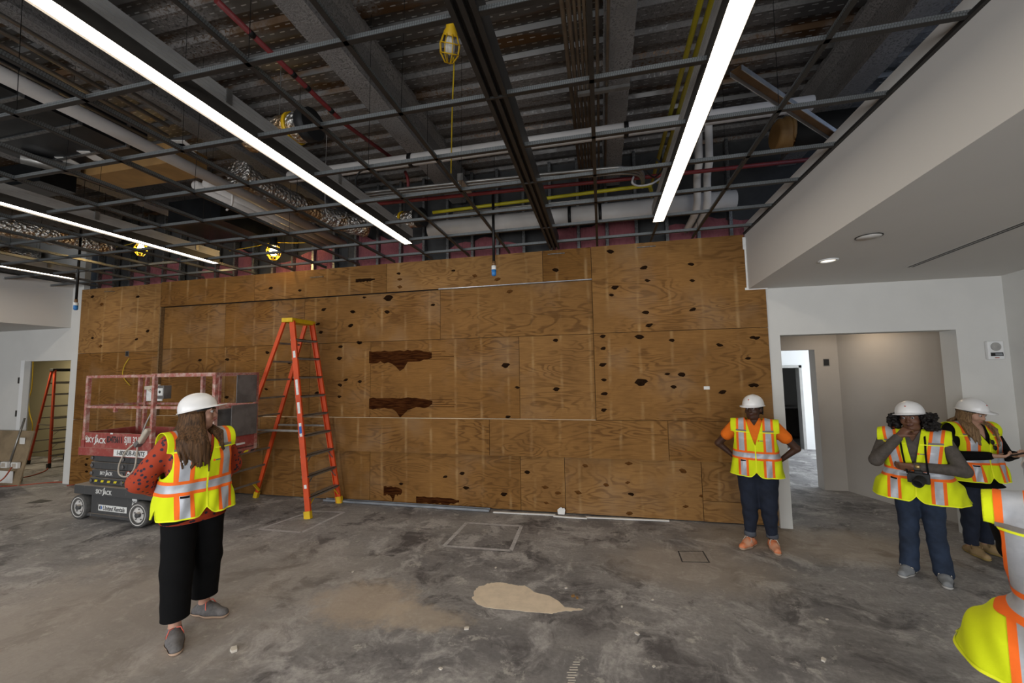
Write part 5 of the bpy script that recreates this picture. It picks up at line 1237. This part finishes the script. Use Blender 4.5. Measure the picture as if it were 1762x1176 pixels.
    for s in (-1, 1):
        sj = J['sL'] if s > 0 else J['sR']
        w0v = sh.get('w', (.060, 0, 0))[0] + .012
        F.cap((s * .06 + up[0], up[1], 1.372), (sj[0] + s * .03, sj[1], sj[2] - .004), .056, w0v, .03, flat=(1, 1.12)); F.cap((sj[0] + s * .03, sj[1], sj[2] - .004), (sj[0] + s * .12, sj[1] + .005, sj[2] - .026), w0v, w0v, .02, flat=(1, 1.12))
    P, Tr = F.mesh(); P = relax(P, Tr, 2); yfold = P[:, 1].copy()
    N = vnormals(P, Tr); w_ = np.clip((1.25 - P[:, 2]) / .3, 0, 1)
    P = P + N * (w_ * (.006 * np.sin(P[:, 0] * 38 + P[:, 2] * 9 + P[:, 1] * 15) + .004 * np.sin(P[:, 0] * 70 - P[:, 2] * 22)))[:, None]
    def g_hem(x, y, z):
        xx = np.abs(x); z0 = hem + .055 * np.clip(1 - xx / .055, 0, 1) ** 1.5 * (y < 0) + .075 * np.clip(1 - np.abs(y) / .045, 0, 1) ** 1.5 * (xx > .1) * V.get('slit', 1)
        return z - z0
    P, Tr, N = clip(P, Tr, g_hem, N)
    for s in 'LR':                                        # arm holes
        sj = J['s' + s]; sx = 1 if s == 'L' else -1; xin = V.get('arm', .150)
        P, Tr, N = clip(P, Tr, lambda x, y, z: np.maximum(np.sqrt(((y - sj[1]) / .105) ** 2 + ((z - sj[2] + .118) / .118) ** 2) - 1, xin - x * sx), N)
        P, Tr, N = clip(P, Tr, lambda x, y, z: (sj[0] * sx + V.get('cap', .06)) - x * sx + np.maximum(1.12 - z, 0) * 9, N)
    zv2 = V.get('v', 1.16)
    P, Tr, N = clip(P, Tr, lambda x, y, z: np.sqrt(((x - up[0]) / .088) ** 2 + ((y - up[1] - .005) / .085) ** 2) - 1 + 50 * np.maximum(1.30 - z, 0), N)
    P, Tr, N = clip(P, Tr, lambda x, y, z: np.maximum(np.maximum(np.abs(x - up[0]) - np.maximum(z - zv2, 0) * V.get('vw', .36), zv2 - z), y - up[1] - .0), N)
    vo = obj_from(P * S, Tr, 'vest', 'vest_yellow', root, .004)
    def tape(gs, mat, name, off):
        p, t_, n_ = P, Tr, N
        for g in gs:
            p, t_, n_ = clip(p, t_, g, n_)
            if len(t_) == 0: return
        for q in islands(len(p), t_): 
            u = np.unique(q); mp = np.zeros(len(p), int); mp[u] = np.arange(len(u))
            if len(q) > 6: obj_from((p[u] + n_[u] * off) * S, mp[q], name, mat, vo)
    for sx in (-1, 1):
        c0 = V.get('sx', .128)
        cen = lambda z: c0 + V.get('lean', 0) * (z - 1.2)
        up_ = [lambda x, y, z: z - zw - .046]
        for a, b, m, nm in ((-.027, .027, 'vest_silver', 'reflective_tape'), (-.050, -.027, 'vest_orange', 'orange_trim'), (.027, .050, 'vest_orange', 'orange_trim')):
            tape(up_ + [lambda x, y, z: x * sx - cen(z) - a, lambda x, y, z: cen(z) + b - x * sx], m, nm, .0025)
            lx = V.get('lx', .12); tape([lambda x, y, z: zw - .046 - z, lambda x, y, z: x * sx - lx - a, lambda x, y, z: lx + b - x * sx], m, nm, .0025)
        tape([lambda x, y, z: z - 1.288, lambda x, y, z: 1.304 - z, lambda x, y, z: x * sx - cen(z) + .05, lambda x, y, z: cen(z) + .05 - x * sx], 'vest_bar', 'grey_bar', .0045)
        tape([lambda x, y, z: z - 1.278, lambda x, y, z: 1.2865 - z, lambda x, y, z: x * sx - .05], 'vest_piping', 'flap_edge', .005)
    for a, b, m, nm in ((-.027, .027, 'vest_silver', 'reflective_tape'), (.027, .049, 'vest_orange', 'orange_trim'), (-.049, -.027, 'vest_orange', 'orange_trim')):
        tl = V.get('tilt', 0.0); tape([lambda x, y, z: z - zw - a - tl * x, lambda x, y, z: zw + b + tl * x - z], m, nm, .004)
    tape([lambda x, y, z: .006 - np.abs(x), lambda x, y, z: -y - .03, lambda x, y, z: zv2 + .01 - z], 'vest_piping', 'zip', .005)
    tape([lambda x, y, z: g_hem(x, y, z), lambda x, y, z: .010 - g_hem(x, y, z)], 'vest_piping', 'hem_binding', .003)
    # small maker's label and pocket print
    tape([lambda x, y, z: z - zw + .066, lambda x, y, z: zw - .052 - z, lambda x, y, z: -y - .03, lambda x, y, z: x + V.get('lx', .12) + .024, lambda x, y, z: -V.get('lx', .12) + .024 - x], 'black_cloth', 'maker_label', .005)
    tape([lambda x, y, z: z - 1.192, lambda x, y, z: 1.207 - z, lambda x, y, z: -y - .03, lambda x, y, z: x - .028, lambda x, y, z: .042 - x], 'vest_orange', 'printed_mark', .004)
    tape([lambda x, y, z: z - 1.195, lambda x, y, z: 1.203 - z, lambda x, y, z: -y - .03, lambda x, y, z: x - .045, lambda x, y, z: .078 - x], 'vest_bar', 'printed_mark', .004)
    # --- shoes
    so = cfg['shoes']
    for s in 'LR':
        a = J['a' + s]; yaw = R_(so.get('yaw' + s, 8 if s == 'L' else -8)); dv = np.array((math.sin(yaw), -math.cos(yaw), 0)); o0 = np.array((a[0], a[1], 0))
        F = Field(o0 + (-.24, -.28, -.01), o0 + (.24, .16, .16), .0065)
        F.cap(o0 - dv * .055 + (0, 0, .030), o0 + dv * .06 + (0, 0, .034), .038, .042, .02); F.cap(o0 + dv * .06 + (0, 0, .034), o0 + dv * .168 + (0, 0, .028), .047, .036, .03)
        F.cap(o0 - dv * .03 + (0, 0, .04), o0 + (0, 0, so.get('h', .085)), .036, .036, .02); F.cap(o0 + (0, 0, .07), o0 + dv * .08 + (0, 0, .05), .034, .034, .03)
        P, Tr = F.mesh(); P = relax(P, Tr, 1); P[:, 2] = np.maximum(P[:, 2], 0.0)
        a_, t_, _ = clip(P, Tr, lambda x, y, z: z - .024); shoe = obj_from(a_ * S, t_, 'shoe', so['mat'], root)
        a_, t_, _ = clip(P, Tr, lambda x, y, z: .0245 - z); n_ = vnormals(a_, t_); n_[:, 2] = 0; obj_from((a_ + n_ * .005) * S, t_, 'sole', so['sole'], shoe)
        sd = np.array((-dv[1], dv[0], 0)); mb = MB()
        for i in range(4):
            q = o0 + dv * (.035 + .022 * i) + (0, 0, .098 - .009 * i); mb.tube([tuple((q + sd * u * .022 + (0, 0, -abs(u) * .006)) * S) for u in (-1, -.4, .4, 1)], .0068 * S, 5)
        q = o0 + dv * .03 + (0, 0, .10)
        for u in (-1, 1): mb.tube([tuple((q + np.array(w_)) * S) for w_ in ((0, 0, .004), sd * u * .03 + dv * .015 + (0, 0, .006), sd * u * .045 + dv * .03 + (0, 0, -.03), sd * u * .040 + dv * .05 + (0, 0, -.06 * so.get('long', .6)))], .0036 * S, 5)
        mb.build('laces', so['lace'], shoe)
    # --- hair
    hr = cfg['hair'](hc, R, hf, J)
    if hr: P, Tr = hr; obj_from(P * S, Tr, 'hair', cfg['hair_mat'], root)
    hat = hard_hat(root, hc * S, R @ rotm(0, cfg.get('hat_pitch', 0), 0), S * hf * cfg.get('hat', .95))
    return root, S, J, R
def hair_long(length=.34, front=.0, width=1.0, n=26, seed=1, vol=.020):
    def fn(hc, R, f, J):
        rr = random.Random(seed); F = Field(hc + np.array((-.22, -.22, -length - .1)), hc + np.array((.22, .24, .16)), .0065)
        def L(p): return hc + R @ (np.array(p) * f)
        F.ell(L((0, .022, .034)), np.array((.086, .100, .088)) * f, .02, R)
        F.ell(L((0, -.085, -.03)), np.array((.058, .075, .10)) * f, .01, R, cut=True)
        for i in range(n):
            a = -1.15 + 2.3 * i / (n - 1) if True else 0       # angle round the back of the head, ear to ear
            sx, sy = math.sin(a * 1.25), math.cos(a * 1.25)
            p0 = L((.080 * sx, .015 + .085 * sy, .02)); p1 = L((.086 * sx * width, .012 + .086 * sy, -.09))
            p2 = p1 + np.array((0, 0, -(length - .12) * rr.uniform(.86, 1.08))) + (R @ np.array((.012 * sx + rr.uniform(-.012, .012), -front * abs(sx) + rr.uniform(-.012, .012), 0)))
            F.cap(p0, p1, vol, vol, .006); F.cap(p1, (p1 + p2) / 2 + (R @ np.array((.004 * rr.uniform(-1, 1), 0, 0))), vol, vol * .9, .006); F.cap((p1 + p2) / 2, p2, vol * .9, vol * .35, .006)
        P, T_ = F.mesh(); return relax(P, T_, 1, .35), T_
    return fn
def hair_guides(gs, seed=1, vol=.018, crown=(.088, .102, .090)):
    """locks that leave the head and fall over the vest: (head-frame start, torso-frame end)"""
    def fn(hc, R, f, J):
        rr = random.Random(seed); F = Field(np.array((-.34, -.36, 1.08)), np.array((.34, .34, hc[2] + .17)), .0065)
        def L(p): return hc + R @ (np.array(p) * f)
        F.ell(L((0, .022, .032)), np.array(crown) * f, .02, R); F.ell(L((0, -.088, -.03)), np.array((.056, .072, .10)) * f, .01, R, cut=True)
        for a, b in gs:
            p0 = L(a); n = R @ np.array((a[0], a[1] - .01, 0)); n /= np.linalg.norm(n); b = np.array(b) + np.array([rr.uniform(-.008, .008), rr.uniform(-.006, .006), rr.uniform(-.055, .045)])
            p1 = p0 + np.array((0, 0, -.085)) + n * .016; p2 = p1 * .45 + b * .55; d = p2[:2] / (np.linalg.norm(p2[:2]) + 1e-6); p2[:2] += d * .030; p2[2] += .03
            v = vol * rr.uniform(.8, 1.1); F.cap(p0, p1, v, v, .005); F.cap(p1, p2, v, v * .95, .005); F.cap(p2, b, v * .95, v * .35, .005)
        P, T_ = F.mesh(); return relax(P, T_, 1, .3), T_
    return fn
def hair_curly(hc, R, f, J):
    rr = random.Random(5); F = Field(hc - .28, hc + .28, .0068)
    def L(p): return hc + R @ (np.array(p) * f)
    F.ell(L((0, .03, .02)), np.array((.09, .10, .09)) * f, .02, R)
    for i in range(420):
        a = rr.uniform(-.62, math.pi + .62); zc = rr.uniform(-.115, .035); r = .124 + rr.uniform(-.045, .036) * (1 if zc < .02 else .3)
        p = L((math.cos(a) * r * 1.12, math.sin(a) * r * .95 + .0, zc)); F.cap(p, p + np.array((rr.uniform(-.02, .02), rr.uniform(-.02, .02), rr.uniform(-.02, .02))), rr.uniform(.011, .019), .007, .004)
    F.ell(L((0, -.10, -.035)), np.array((.054, .085, .11)) * f, .008, R, cut=True)
    return F.mesh()
def hair_short(hc, R, f, J):
    rr = random.Random(3); F = Field(hc - .2, hc + .2, .006)
    def L(p): return hc + R @ (np.array(p) * f)
    F.ell(L((0, .022, .024)), np.array((.084, .096, .084)) * f, .02, R); F.ell(L((0, .06, -.03)), np.array((.066, .050, .05)) * f, .02, R)
    for i in range(80):
        a = rr.uniform(.1, math.pi - .1); zc = rr.uniform(-.055, .03); p = L((math.cos(a) * .084, math.sin(a) * .094 + .018, zc)); F.cap(p, p + np.array((0, 0, -.018)), .009, .006, .004)
    F.ell(L((0, -.085, -.02)), np.array((.066, .085, .10)) * f, .008, R, cut=True)
    return F.mesh()
# ================================================================== THE FIVE VISITORS
def foot(px, py): p = at(px, py); return (p.x, p.y, 0)
P1H = []
for i in range(24):           # side towards the room, falling over the collar
    u = i / 23; t_ = -.55 + 1.9 * u; P1H.append(((-.084 * math.cos(t_), .012 + .088 * math.sin(t_), -.005), (-.005 - .150 * u, -.185 + .035 * u, 1.175 + .03 * u)))
for i in range(8): u = i / 7; P1H.append(((-.03 + .08 * u, .10 - .02 * u, -.01), (-.12 + .2 * u, .165, 1.24)))
for i in range(8): u = i / 7; t_ = -.5 + 1.3 * u; P1H.append(((.084 * math.cos(t_), .012 + .088 * math.sin(t_), -.005), (.085 + .02 * u, -.175 + .02 * u, 1.26)))
P4H = []
for i in range(16): u = i / 15; t_ = -.45 + 1.6 * u; P4H.append(((-.084 * math.cos(t_), .012 + .088 * math.sin(t_), -.005), (-.075 - .09 * u, -.19 + .03 * u, 1.235 + .05 * u)))
for i in range(10): u = i / 9; t_ = -.45 + 1.4 * u; P4H.append(((.084 * math.cos(t_), .012 + .088 * math.sin(t_), -.005), (.085 + .04 * u, -.20 + .02 * u, 1.22 + .05 * u)))
for i in range(6): u = i / 5; P4H.append(((-.05 + .1 * u, .095, -.01), (-.1 + .2 * u, .17, 1.28)))
# woman in the printed blouse, hands behind her back, looking over to the hallway
p = at(325, 1083)
person((p.x, p.y, 0), R_(74), 1.79, 'woman in black trousers and red printed blouse, hands behind back', dict(
    skin='skin_fair', hair_mat='hair_brown', head=(56, 0, 0), hat_pitch=-11, hat=.92, hf=.96, fat=1.12, thigh=1.03,
    J=dict(eR=(-.285, .10, 1.09), eL=(.285, .10, 1.09), wR=(-.09, .20, .94), wL=(.09, .215, .95), aR=(-.115, -.07, .08), aL=(.135, .10, .08), kR=(-.105, -.04, .46), kL=(.115, .04, .46)),
    handR=((.8, .1, -.3), (0, .8, .2), .5), handL=((-.8, .1, -.3), (0, .8, .2), .5),
    trousers=dict(mat='black_cloth', wide=.080, z=.155, wr=.001), shirt=dict(mat='printed_blouse', hem=.785, flare=.02, w=(.072, .072, .040), v=1.22, vw=.36, grow=.018),
    vest=dict(w=1.09, d=1.06, hem=.825, zw=1.035, v=1.17, cap=.055, flare=.012, lx=.125), shoes=dict(mat='shoe_grey', sole='sole_pale', lace='lace_coral', yawL=20, yawR=-18, long=1.2),
    hair=hair_guides(P1H, 2, .017)))
# woman in orange polo, hands on hips
p = at(1311, 942)
person((p.x, p.y, 0), R_(-20), 1.62, 'woman in orange polo and cuffed jeans, hands on hips by the pier', dict(
    skin='skin_dark', lips='lip_dark', hair_mat='hair_black', head=(-20, 2, 0), fat=1.24, thigh=1.30,
    J=dict(eR=(-.385, .06, 1.105), eL=(.385, .06, 1.105), wR=(-.225, .085, .955), wL=(.225, .085, .955), aR=(-.105, -.02, .08), aL=(.105, .03, .08), sR=(-.185, 0, 1.335), sL=(.185, 0, 1.335)),
    handR=((.35, .55, -.5), (.8, .1, 0), .45), handL=((-.35, .55, -.5), (-.8, .1, 0), .45),
    trousers=dict(mat='jeans_dark', hem=.047, z=.125, cuff=True), shirt=dict(mat='orange_polo', hem=.84, sleeve=.25, w=(.072, .068, .05), v=1.35, vw=.62, collar=True, top=1.43),
    vest=dict(w=1.18, d=1.12, hem=.80, zw=1.03, v=1.14, vw=.30, cap=.050, flare=.012), shoes=dict(mat='shoe_orange', sole='sole_pale', lace='lace_white', yawL=14, yawR=-26, long=.5),
    hair=hair_short))
# woman with a camera round her neck, hand to her mouth
p = at(1594, 993); P3 = person((p.x, p.y, 0), R_(-36), 1.585, 'woman with curly black hair, hand at mouth and camera on strap', dict(
    skin='skin_brown', lips='lip_dark', hair_mat='hair_black', head=(-8, 5, -5), hat_pitch=-8, fat=1.22, thigh=1.10, hf=1.03,
    J=dict(sR=(-.185, 0, 1.335), sL=(.185, 0, 1.335), eR=(-.280, -.12, 1.085), wR=(-.085, -.195, 1.355), eL=(.315, -.06, 1.06), wL=(-.005, -.245, 1.085), aR=(-.11, -.01, .08), aL=(.12, .01, .08), head=(-.005, -.035, 1.525)),
    handR=((.52, .30, .70), (.45, .85, -.35), .85), handL=((-.95, .1, -.15), (0, .8, .3), .5),
    trousers=dict(mat='jeans_mid', hem=.074, z=.035), shirt=dict(mat='brown_knit', hem=.86, w=(.070, .056, .040), v=1.30, vw=.5),
    vest=dict(w=1.20, d=1.16, hem=.755, zw=1.0, v=1.02, vw=.16, cap=.075, flare=.075, lx=.15, lean=.15, sx=.14, tilt=.02), shoes=dict(mat='shoe_canvas', sole='sole_white', lace='lace_white', yawL=8, yawR=-14, h=.07, long=.2),
    hair=hair_curly))
# woman looking down at her phone
p = at(1690, 953); P4 = person((p.x, p.y, 0), R_(8), 1.575, 'woman with long blond hair looking down at a phone', dict(
    skin='skin_light', hair_mat='hair_blond', head=(16, 22, 0), hat_pitch=-12, fat=1.24, thigh=1.16, hf=1.02,
    J=dict(sR=(-.185, 0, 1.335), sL=(.185, 0, 1.335), eR=(-.270, -.05, 1.055), wR=(-.075, -.275, 1.10), eL=(.275, -.07, 1.06), wL=(.115, -.305, 1.115), aR=(-.10, .0, .08), aL=(.10, .05, .08), head=(.005, -.045, 1.52)),
    handR=((.66, -.60, .06), (.15, .2, .95), .55), handL=((-.25, -.8, .10), (-.2, .2, .95), .6),
    trousers=dict(mat='jeans_dark', hem=.055, z=.10), shirt=dict(mat='black_cloth', hem=.74, flare=.02, w=(.074, .058, .042), v=1.24, vw=.42),
    vest=dict(w=1.19, d=1.15, hem=.80, zw=1.03, v=1.19, vw=.42, cap=.05, flare=.02, lx=.13), shoes=dict(mat='shoe_tan', sole='sole_tan', lace='shoe_tan', h=.06, long=.1),
    hair=hair_guides(P4H, 7, .016)))
# visitor cropped by the frame, close to the camera, back turned
q = CPOS + CF * 1.50 + CR * 2.07
P5 = person((q[0], q[1], 0), R_(142), 1.685, 'visitor close by with back turned, vest cinched at the waist', dict(
    skin='skin_light', hair_mat='hair_brown', head=(10, 25, 0), fat=.96, thigh=1.05, up=(0, -.05),
    J=dict(sR=(-.175, -.055, 1.335), sL=(.175, -.055, 1.335), eR=(-.16, -.28, 1.12), wR=(-.05, -.46, 1.18), eL=(.16, -.28, 1.12), wL=(.05, -.46, 1.18), head=(0, -.17, 1.49)),
    handR=((.5, -.6, .1), (.2, .3, .9), .5), handL=((-.5, -.6, .1), (-.2, .3, .9), .5),
    trousers=dict(mat='black_cloth', hem=.06, z=.06), shirt=dict(mat='black_cloth', hem=.84, w=(.060, .052, .04), v=1.33, grow=.006),
    vest=dict(w=1.12, d=1.14, hem=.80, zw=1.02, cap=.06, flare=.10, cinch=.038, sx=.155, lx=.15, slit=.3), shoes=dict(mat='shoe_grey', sole='sole_pale', lace='lace_white'),
    hair=hair_short))
# things carried: camera on its strap, wrist watch, phone, earring
root, S, J, Rr = P3; M3 = Matrix.Translation(root.location) @ Matrix.Rotation(root.rotation_euler.z, 4, 'Z')
def w3(p, M=M3, s=S): return M @ (Vector(p) * s)
e = empty('camera', w3((.03, -.255, .985)), root.rotation_euler.z, 'black camera hanging on a neck strap before the orange stripes', 'camera')
bevel(MB().box((-.07, -.03, -.045), (.07, .03, .045)).build('body', 'black_rubber', e), .01, 3); bevel(MB().box((-.028, -.03, .04), (.028, .025, .068)).build('viewfinder', 'black_rubber', e), .008)
MB().lathe([(.038, .0), (.040, -.05), (.038, -.085), (.033, -.09), (.03, -.08), (.001, -.078)], (.012, -.03, -.005), (.25, 1, .35), 20).build('lens', 'black_rubber', e); MB().lathe([(.028, -.081), (.001, -.079)], (.012, -.03, -.005), (.25, 1, .35), 18).build('lens_glass', 'dark_duct', e)
MB().box((-.075, -.034, -.04), (-.045, -.028, .03)).build('grip', 'black_metal', e)
s1 = [(-.045, -.255, 1.02), (-.062, -.235, 1.12), (-.075, -.20, 1.22), (-.085, -.13, 1.34), (-.07, -.02, 1.42), (0, .055, 1.425), (.07, -.02, 1.42), (.085, -.13, 1.33), (.085, -.20, 1.20), (.09, -.25, 1.08), (.095, -.262, 1.01)]
inv = e.matrix_basis.inverted(); mb = MB(); P_ = smooth_path([inv @ w3(q) for q in s1], 6)
for a, b in zip(P_[:-1], P_[1:]): mb.bar(a, b + (b - a) * .1, .014, .004, up=(0, 1, .3))
mb.build('neck_strap', 'black_cloth', e)
e = empty('wrist_watch', w3(J['wL'] + (J['eL'] - J['wL']) * .10), root.rotation_euler.z, 'gold wrist watch on the forearm above the camera', 'watch')
d = (J['eL'] - J['wL']); d /= np.linalg.norm(d); MB().lathe([(.036, -.010), (.039, 0), (.036, .010)], (0, 0, 0), Vector(d), 20).build('band', 'black_metal', e); MB().lathe([(.018, 0), (.018, .008), (.001, .009)], Vector((0, -.036, .008)), (0, -1, .2), 18).build('face', 'gold', e)
root, S, J, Rr = P4; M4 = Matrix.Translation(root.location) @ Matrix.Rotation(root.rotation_euler.z, 4, 'Z')
e = empty('phone', M4 @ (Vector((.060, -.395, 1.140)) * S), root.rotation_euler.z, 'slim phone held in both hands', 'phone'); e.rotation_euler = (R_(-24), 0, root.rotation_euler.z + R_(20))
bevel(MB().box((-.037, -.075, -.005), (.037, .075, .004)).build('body', 'black_rubber', e), .004); MB().box((-.033, -.070, .0042), (.033, .070, .005)).build('screen', 'dark_duct', e)
# sunglasses hung in the vest collar
e = empty('sunglasses', M4 @ (Vector((.015, -.185, 1.20)) * S), root.rotation_euler.z, 'dark sunglasses hooked in the vest collar', 'sunglasses')
for k in (0, 1): MB().lathe([(.001, 0), (.024, .002), (.024, -.002), (.001, -.003)], (.01 + .02 * k, -.012, -.03 + .055 * (1 - k)), (.3, -1, .1), 14).build('lens', 'black_rubber', e)
MB().tube([(.0, 0, .06), (.012, -.01, .0), (.03, -.012, -.06)], .003, 6).build('frame', 'black_rubber', e)
